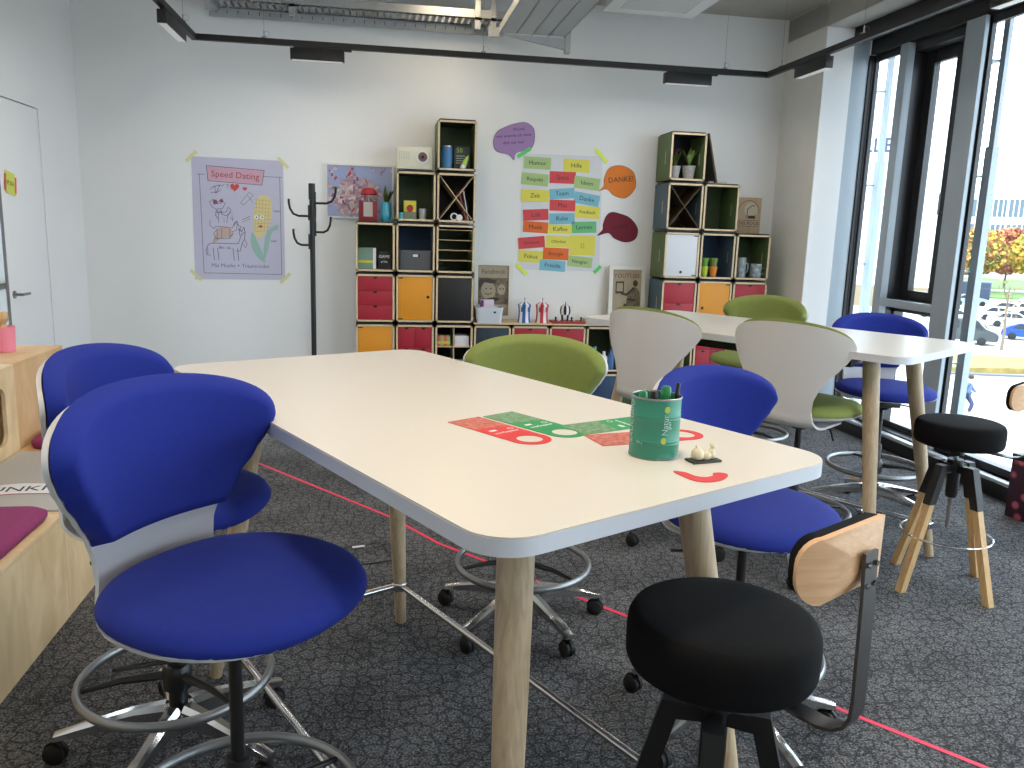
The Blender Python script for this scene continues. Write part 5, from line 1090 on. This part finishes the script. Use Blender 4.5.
# little cream figure on a dark base
t = thing('desk_ornament', 'small cream coloured ornament on a dark slate base near the table corner', 'ornament', (.662, 1.527, TT), R(12))
b = B(); b.box((-.034, -.017, 0), (.034, .017, .005), bev=.0012); b.obj('slate_base', mat('slate', (52, 56, 54), .6), t)
b = B()
IV = mat('ivory_plastic', (214, 204, 176), .5)
b.lathe([(0, 0), (.010, .001), (.0135, .006), (.013, .016), (.008, .0235), (0, .025)], c=(-.015, 0, .005), n=14); b.lathe([(0, 0), (.012, .001), (.014, .006), (.012, .012), (.006, .017), (0, .018)], c=(.004, .001, .005), n=14); b.lathe([(0, 0), (.008, .001), (.010, .008), (.007, .013), (.0055, .02), (0, .021)], c=(.019, 0, .005), n=12)
b.lathe([(0, 0), (.0045, .003), (.005, .007), (0, .011)], c=(.021, 0, .025), n=10); b.tube([(-.018, 0, .026), (-.020, 0, .036)], [.003, .001], 6); b.tube([(.016, 0, .03), (.014, 0, .038)], [.002, .001], 6); b.obj('ivory_body', IV, t, sharp=70)

# ================================================================== FLOOR THINGS
RED = mat('neon_red_tape', (236, 62, 96), .6)
pts = [(-.95, 5.52), (-.719, 5.217), (.064, 4.207), (.302, 3.80), (.562, 3.50), (1.008, 2.954), (1.476, 2.295), (1.83, 1.86), (2.3, 1.25)]
b = B()
for (xa, ya), (xb, yb) in zip(pts, pts[1:]):
    d = Vector((xb - xa, yb - ya, 0)).normalized(); n_ = Vector((-d.y, d.x, 0)) * .0095; A = Vector((xa, ya, 0)) - d * .006; C = Vector((xb, yb, 0)) + d * .006
    b.prism([(v.x, v.y) for v in (A - n_, C - n_, C + n_, A + n_)], .0005, .0016)
solid('floor_tape', 'long neon red tape line stuck diagonally across the carpet', 'tape', b, RED)
t = thing('floor_outlet', 'square carpeted floor outlet cover under the foreground table', 'floor outlet', (-.07, 3.70, .001), R(14))
b = B(); b.frame([(-.12, -.12), (.12, -.12), (.12, .12), (-.12, .12)], [(-.113, -.113), (.113, -.113), (.113, .113), (-.113, .113)], 0, .0025); b.obj('outlet_rim', BPLAS, t)
b = B(); b.box((-.113, -.113, 0), (.113, .113, .001)); b.obj('outlet_lid', CARPET, t); b = B(); b.box((-.03, .09, .001), (.03, .108, .003)); b.obj('pull_tab', PAPERW, t)
# printed box at the right edge
t = thing('printed_box', 'dark red box printed with colourful blobs standing at the right edge by the window', 'box', (3.66, 3.86, 0), R(12))
def blobs():
    m = mat('blob_print', (60, 22, 40), .4); n = m.node_tree.nodes; l = m.node_tree.links; p = n['Principled BSDF']; tc = n.new('ShaderNodeTexCoord'); vo = n.new('ShaderNodeTexVoronoi'); vo.inputs['Scale'].default_value = 16; l.new(tc.outputs['Object'], vo.inputs['Vector'])
    cr = n.new('ShaderNodeValToRGB'); e = cr.color_ramp.elements; e[0].position = .25; e[0].color = lin((190, 90, 110)); e[1].position = .45; e[1].color = lin((54, 20, 38)); l.new(vo.outputs['Distance'], cr.inputs[0]); l.new(cr.outputs[0], p.inputs['Base Color']); return m
b = B(); b.box((-.04, -.12, 0), (.16, .12, .34), bev=.004); b.obj('box_body', blobs(), t)
b = B(); b.box((-.042, -.122, .34), (.162, .122, .375), bev=.003); b.obj('lid', BPLAS, t)

# ================================================================== OUTSIDE
G = -6.2
PAVE = mat('sunlit_paving', (176, 174, 170), .9, var=.04, vscale=.5); GRASS = mat('lawn_grass', (86, 118, 58), .95, var=.25, vscale=2)
ASPH = mat('pale_asphalt', (196, 196, 198), .9, var=.04, vscale=.3)
b = B(); b.box((4.4, -60, G - .3), (420, 420, G)); o = struct(b.obj('ground_outside', PAVE))
def patch(pts, z, m, name, kind='structure'):
    b = B(); b.prism(pts, G + .005, G + z); o = b.obj(name, m); o['kind'] = kind; return o
patch([(21, 24.5), (23.5, 24), (30, 29.5), (34, 26), (30, 18), (22, 16)], .05, GRASS, 'lawn_near')
patch([(33.8, 44.5), (40, 44.0), (50, 41), (50, 45.5), (44.2, 48.9), (37.8, 50)], .35, mat('dry_planting', (132, 116, 66), .95, var=.3, vscale=2), 'planting_strip')
patch([(33.2, 44.1), (50, 40.0), (50, 40.4), (33.6, 44.5)], .12, mat('kerb_grey', (96, 98, 102), .9), 'kerb')
patch([(88, 130), (78, 118), (120, 96), (180, 110), (150, 180), (110, 200)], .2, GRASS, 'lawn_far')
patch([(96, 135), (100, 128), (150, 105), (156, 110)], .3, ASPH, 'road_far')
def car(x, y, ang, col, label, van=False, L=4.4):
    t = thing('parked_van' if van else 'parked_car', label, 'van' if van else 'car', (x, y, G), ang, None if van else 'parked cars outside')
    m = mat('car_paint_%d_%d_%d' % col, col, .3, .2)
    if van: prof = [(-2.5, .35), (2.45, .35), (2.5, .8), (2.3, 1.05), (1.55, 1.25), (.95, 1.95), (.6, 2.05), (-2.4, 2.05), (-2.52, 1.8)]; cab = [(-.2, 1.25), (1.42, 1.27), (.95, 1.86), (.6, 1.92), (-.2, 1.92)]; cab2 = [(-2.3, 1.3), (-.3, 1.3), (-.3, 1.9), (-2.3, 1.9)]; H = .95
    else: prof = [(-2.15, .3), (2.1, .3), (2.15, .7), (1.9, .85), (1.1, .95), (.5, 1.4), (-.9, 1.45), (-1.7, 1.0), (-2.1, .95), (-2.2, .6)]; cab = [(-.2, .95), (.95, .95), (.42, 1.34), (-.2, 1.38)]; cab2 = [(-1.45, .98), (-.28, .95), (-.28, 1.38), (-.85, 1.38)]; H = .85
    mx_ = Matrix(((1, 0, 0, 0), (0, 0, 1, 0), (0, 1, 0, 0), (0, 0, 0, 1)))
    b = B(); b.prism(prof, -H, H, mx_); bmesh.ops.bevel(b.bm, geom=b.bm.edges[:], offset=.06, segments=2, affect='EDGES'); b.obj('car_body', m, t)
    b = B(); gm = mat('car_glass', (40, 48, 56), .15)
    for c_ in (cab, cab2): b.prism(c_, -H - .01, H + .01, mx_)
    b.obj('side_windows', gm, t)
    for sx in (-1.35, 1.35):
        for sy in (-1, 1):
            b = B(); b.lathe([(0, -.1), (.22, -.1), (.33, -.08), (.33, .08), (.22, .1), (0, .1)], mx=Matrix.Translation((sx, sy * (H - .08), .33)) @ Matrix.Rotation(PI / 2, 4, 'X'), n=18); b.obj('wheel', RUBBER, t)
    return t
va = math.atan2(-.67, .74)
car(46.9, 58.6, va, (60, 66, 68), 'dark grey van parked nearest behind the planting strip', True)
car(54.9, 60.6, va, (24, 66, 160), 'bright blue car at the right edge, beside the grey van')
carspec = [(58, 74, (225, 228, 232), 'white car behind the grey van'), (62, 71, (214, 216, 220), 'silver car right of the white one behind the van'), (67.5, 70, (110, 92, 104), 'plum coloured car at the right of the car park'), (60.5, 80, (170, 186, 205), 'light blue car in the second row behind the van'), (66, 77.5, (232, 232, 234), 'white car in the second row, centre'), (73, 77, (120, 100, 110), 'dusty plum car in the second row, right'), (66, 87, (86, 110, 140), 'blue grey car in the third row at the left'), (73, 84.5, (222, 224, 228), 'white car in the third row, centre'), (80, 83, (150, 120, 120), 'brown car in the third row, right'), (78, 97, (150, 165, 180), 'grey blue car in the farthest row, left'), (84, 93, (228, 228, 230), 'white car in the farthest row'), (89, 88, (170, 150, 150), 'pale brown car in the farthest row, right')]
for x_, y_, c_, lb in carspec: car(x_, y_, va + .15, c_, lb)
t = thing('waste_container', 'dark blue grey container at the back of the car park', 'container', (84.8, 106.5, G), va)
b = B(); b.box((-3, -1.2, .2), (3, 1.2, 2.6), bev=.1); b.obj('container_body', mat('container_blue', (52, 64, 84), .6), t); b = B(); b.box((-3.1, -1.3, 2.6), (3.1, 1.3, 2.8), bev=.05); b.obj('container_lid', mat('container_lid_grey', (104, 116, 134), .6), t)
# autumn trees
def tree(x, y, h, cr_, cols, label, n=260, leafs=.55, z0=G):
    t = thing('autumn_tree', label, 'tree', (x, y, z0)); b = B(); b.tube([(0, 0, 0), (.05, 0, h * .25), (0, .08, h * .5), (.05, 0, h * .8)], [h * .02, h * .016, h * .011, h * .004], 8)
    for k in range(7): a = random.uniform(0, 2 * PI); z_ = h * random.uniform(.3, .6); b.tube([(0, 0, z_), (math.cos(a) * cr_ * .4, math.sin(a) * cr_ * .4, z_ + h * .15), (math.cos(a) * cr_ * .7, math.sin(a) * cr_ * .7, z_ + h * .25)], [h * .008, h * .005, h * .002], 6)
    b.obj('trunk', mat('tree_bark', (110, 98, 88), .9), t)
    for ci, c_ in enumerate(cols):
        b = B()
        for k in range(n // len(cols)):
            while True:
                p = Vector((random.uniform(-1, 1), random.uniform(-1, 1), random.uniform(-1, 1)))
                if p.length < 1: break
            p = p.normalized() * p.length ** .5; c = Vector((p.x * cr_, p.y * cr_, h * .62 + p.z * h * .36)); s_ = leafs * random.uniform(.6, 1.3)
            q = Matrix.Rotation(random.uniform(0, 6), 3, 'X') @ Matrix.Rotation(random.uniform(0, 6), 3, 'Y')
            V = [b.bm.verts.new(c + q @ Vector((math.cos(w) * s_, math.sin(w) * s_ * .7, .15 * s_ * math.cos(2 * w)))) for w in [2 * PI * m / 6 for m in range(6)]]; b.face(V)
        b.obj('foliage', mat('foliage_%d_%d_%d' % c_, c_, .9), t, label=['yellow leaves', 'rust leaves', 'green leaves'][ci] if len(cols) > 1 else None)
random.seed(21)
tree(99, 123.5, 11, 4.6, [(206, 172, 80), (166, 106, 72), (130, 138, 74)], 'yellow and rust autumn tree beyond the car park, left', 2400, .36)
tree(112.5, 132, 11.5, 4.6, [(158, 100, 80), (184, 126, 80), (166, 110, 84)], 'rust red autumn tree in the middle in front of the white building', 2400, .36)
tree(108.5, 120.5, 11, 4.4, [(214, 180, 76), (190, 146, 70), (150, 146, 74)], 'bright yellow autumn tree at the right edge', 2400, .36)
tree(47, 54.5, 6, 1.0, [(140, 120, 88), (120, 100, 70), (116, 116, 74)], 'slim young tree behind the grey van by the planting strip', 60, .12)
tree(76, 114, 12, 5, [(208, 172, 80), (180, 126, 74), (140, 140, 74)], 'yellow autumn tree seen through the opening window', 1500, .4)
# far green hill trees
for i, (x_, y_, r_, c_) in enumerate(((196, 262, 16, (84, 112, 70)), (216, 256, 7, (90, 116, 76)), (243, 246, 15, (96, 98, 94)), (170, 285, 9, (100, 122, 84)))):
    t = thing('hill_tree', ['broad green tree crown above the white building', 'small green tree crown above the roof line', 'tall grey green tree crown above the roof at right', 'pale green tree crown left above the roof'][i], 'tree', (x_, y_, G))
    b = B(); b.tube([(0, 0, 0), (0, 0, 12)], .6, 8); b.obj('trunk', MATS['tree_bark'], t)
    b = B()
    for k in range(500):
        a, w_ = random.uniform(0, 2 * PI), random.uniform(-1, 1); rr_ = math.sqrt(1 - w_ * w_); c = Vector((math.cos(a) * rr_ * r_ * .7, math.sin(a) * rr_ * r_ * .7, 15 + w_ * r_ * .42)); s_ = random.uniform(1, 1.9)
        q = Matrix.Rotation(random.uniform(0, 6), 3, 'X') @ Matrix.Rotation(random.uniform(0, 6), 3, 'Y'); b.face([b.bm.verts.new(c + q @ Vector((math.cos(m) * s_, math.sin(m) * s_, 0))) for m in (0, 1.2, 2.4, 3.6, 4.8)])
    b.obj('crown', mat('hill_green_%d' % i, c_, .95), t)
# white office building
t = thing('office_building', 'long white office building with window bands beyond the autumn trees', 'building', (160, 232, G), math.atan2(-.70, .72))
WHB = mat('white_facade', (200, 202, 205), .8); WG = mat('office_glass', (74, 90, 100), .25)
LB = 150; b = B(); b.box((0, 0, 0), (LB, 18, 21.8)); b.box((-.6, -.6, 21.8), (LB + .6, 18.6, 23.6)); b.obj('facade', WHB, t)
for fl_ in range(3):
    for k in range(22):
        x_ = 1 + k * 6.6; z_ = 2.4 + fl_ * 7.0; b = B(); b.box((x_, -.12, z_), (x_ + 5.9, .02, z_ + 4.9)); w_ = b.obj('window', WG, t)
        b = B()
        for m in range(4): b.box((x_ + 1.0 + m * 1.3, -.2, z_), (x_ + 1.3 + m * 1.3, -.12, z_ + 4.9))
        b.obj('window_post', WHB, w_)
t = thing('white_building', 'white building with dark blue letters seen through the left window', 'building', (29.8, 113.8, G), math.atan2(-.55, .83))
b = B(); b.box((0, 0, 0), (46, 8, 27)); b.obj('facade', WHB, t)
b = B(); b.box((-.2, -.25, 0), (46.2, 8.2, 2.6)); b.obj('plinth', mat('tan_plinth', (130, 116, 92), .85), t)
b = B(); b.text('KELLER', 2.4, wallmx(35.6, -.1, 19.4), depth=.3); b.obj('sign_lettering', mat('navy_sign', (34, 48, 76), .6), t)
b = B(); b.box((0, -.12, 18.0), (46, -.02, 18.12)); b.box((0, -.12, 22.4), (46, -.02, 22.52)); b.obj('facade_joint', mat('joint_grey', (150, 156, 160), .8), t)
# walking person
t = thing('person', 'person in a light blue jacket and dark trousers walking outside, seen from behind', 'person', (26.9, 32.95, G), math.atan2(-.77, .63))
def skin(name, verts, edges, rad, m, parent, lvl=2):
    me = bpy.data.meshes.new(name); me.from_pydata(verts, edges, []); o = bpy.data.objects.new(name, me); COL.objects.link(o); o.parent = parent
    md = o.modifiers.new('skin', 'SKIN'); md.use_smooth_shade = True
    for i, r_ in enumerate(rad): v = me.skin_vertices[0].data[i]; v.radius = r_ if isinstance(r_, tuple) else (r_, r_); v.use_root = (i == 0)
    md2 = o.modifiers.new('sub', 'SUBSURF'); md2.levels = lvl; md2.render_levels = lvl
    dg = bpy.context.evaluated_depsgraph_get(); m2 = bpy.data.meshes.new_from_object(o.evaluated_get(dg)); m2.name = name; o.modifiers.clear(); o.data = m2; m2.materials.clear(); m2.materials.append(m)
    return o
SK = mat('skin_tone', (196, 152, 128), .6); DEN = mat('blue_grey_trousers', (54, 62, 90), .9); JCK = mat('light_blue_jacket', (84, 104, 146), .85)
V = [(0, 0, .95), (0, .0, 1.12), (.04, 0, 1.32), (.06, 0, 1.45), (.09, 0, 1.53), (.11, 0, 1.64), (.0, .1, .90), (.22, .11, .50), (.12, .11, .10), (.25, .11, .05), (.0, -.1, .90), (-.14, -.11, .50), (-.40, -.11, .12), (-.33, -.11, .03),
     (.03, .19, 1.40), (.12, .25, 1.15), (.28, .23, .98), (.03, -.19, 1.40), (-.06, -.25, 1.15), (.02, -.24, .92)]
Ed = [(0, 1), (1, 2), (2, 3), (3, 4), (4, 5), (0, 6), (6, 7), (7, 8), (8, 9), (0, 10), (10, 11), (11, 12), (12, 13), (3, 14), (14, 15), (15, 16), (3, 17), (17, 18), (18, 19)]
t.scale = (1.3, 1.5, 1.08)
skin('body', V, Ed, [(.13, .15), (.12, .14), (.13, .17), .1, .055, (.095, .085), .085, .06, .045, .04, .085, .06, .045, .04, .06, .045, .035, .06, .045, .035], SK, t)
skin('trousers', [V[0], V[6], V[7], (.14, .11, .14), V[10], V[11], (-.38, -.11, .15)], [(0, 1), (1, 2), (2, 3), (0, 4), (4, 5), (5, 6)], [(.145, .165), .105, .08, .068, .105, .08, .068], DEN, t)
skin('jacket', [(0, 0, .92), V[1], V[2], (.06, 0, 1.46), V[14], V[15], (.26, .23, 1.0), V[17], V[18], (.01, -.24, .96)], [(0, 1), (1, 2), (2, 3), (3, 4), (4, 5), (5, 6), (3, 7), (7, 8), (8, 9)], [(.17, .19), (.165, .18), (.165, .2), .09, .085, .065, .055, .085, .065, .055], JCK, t)
b = B(); b.lathe([(0, -.02), (.098, 0), (.108, .05), (.095, .1), (.05, .135), (0, .14)], c=(.10, 0, 1.63), n=18); b.obj('hair', mat('brown_hair', (50, 42, 42), .9), t)
b = B(); b.lathe([(0, 0), (.06, .01), (.08, .12), (.05, .2), (0, .21)], c=(.24, .25, .78), n=14); b.obj('white_bag', PAPERW, t)
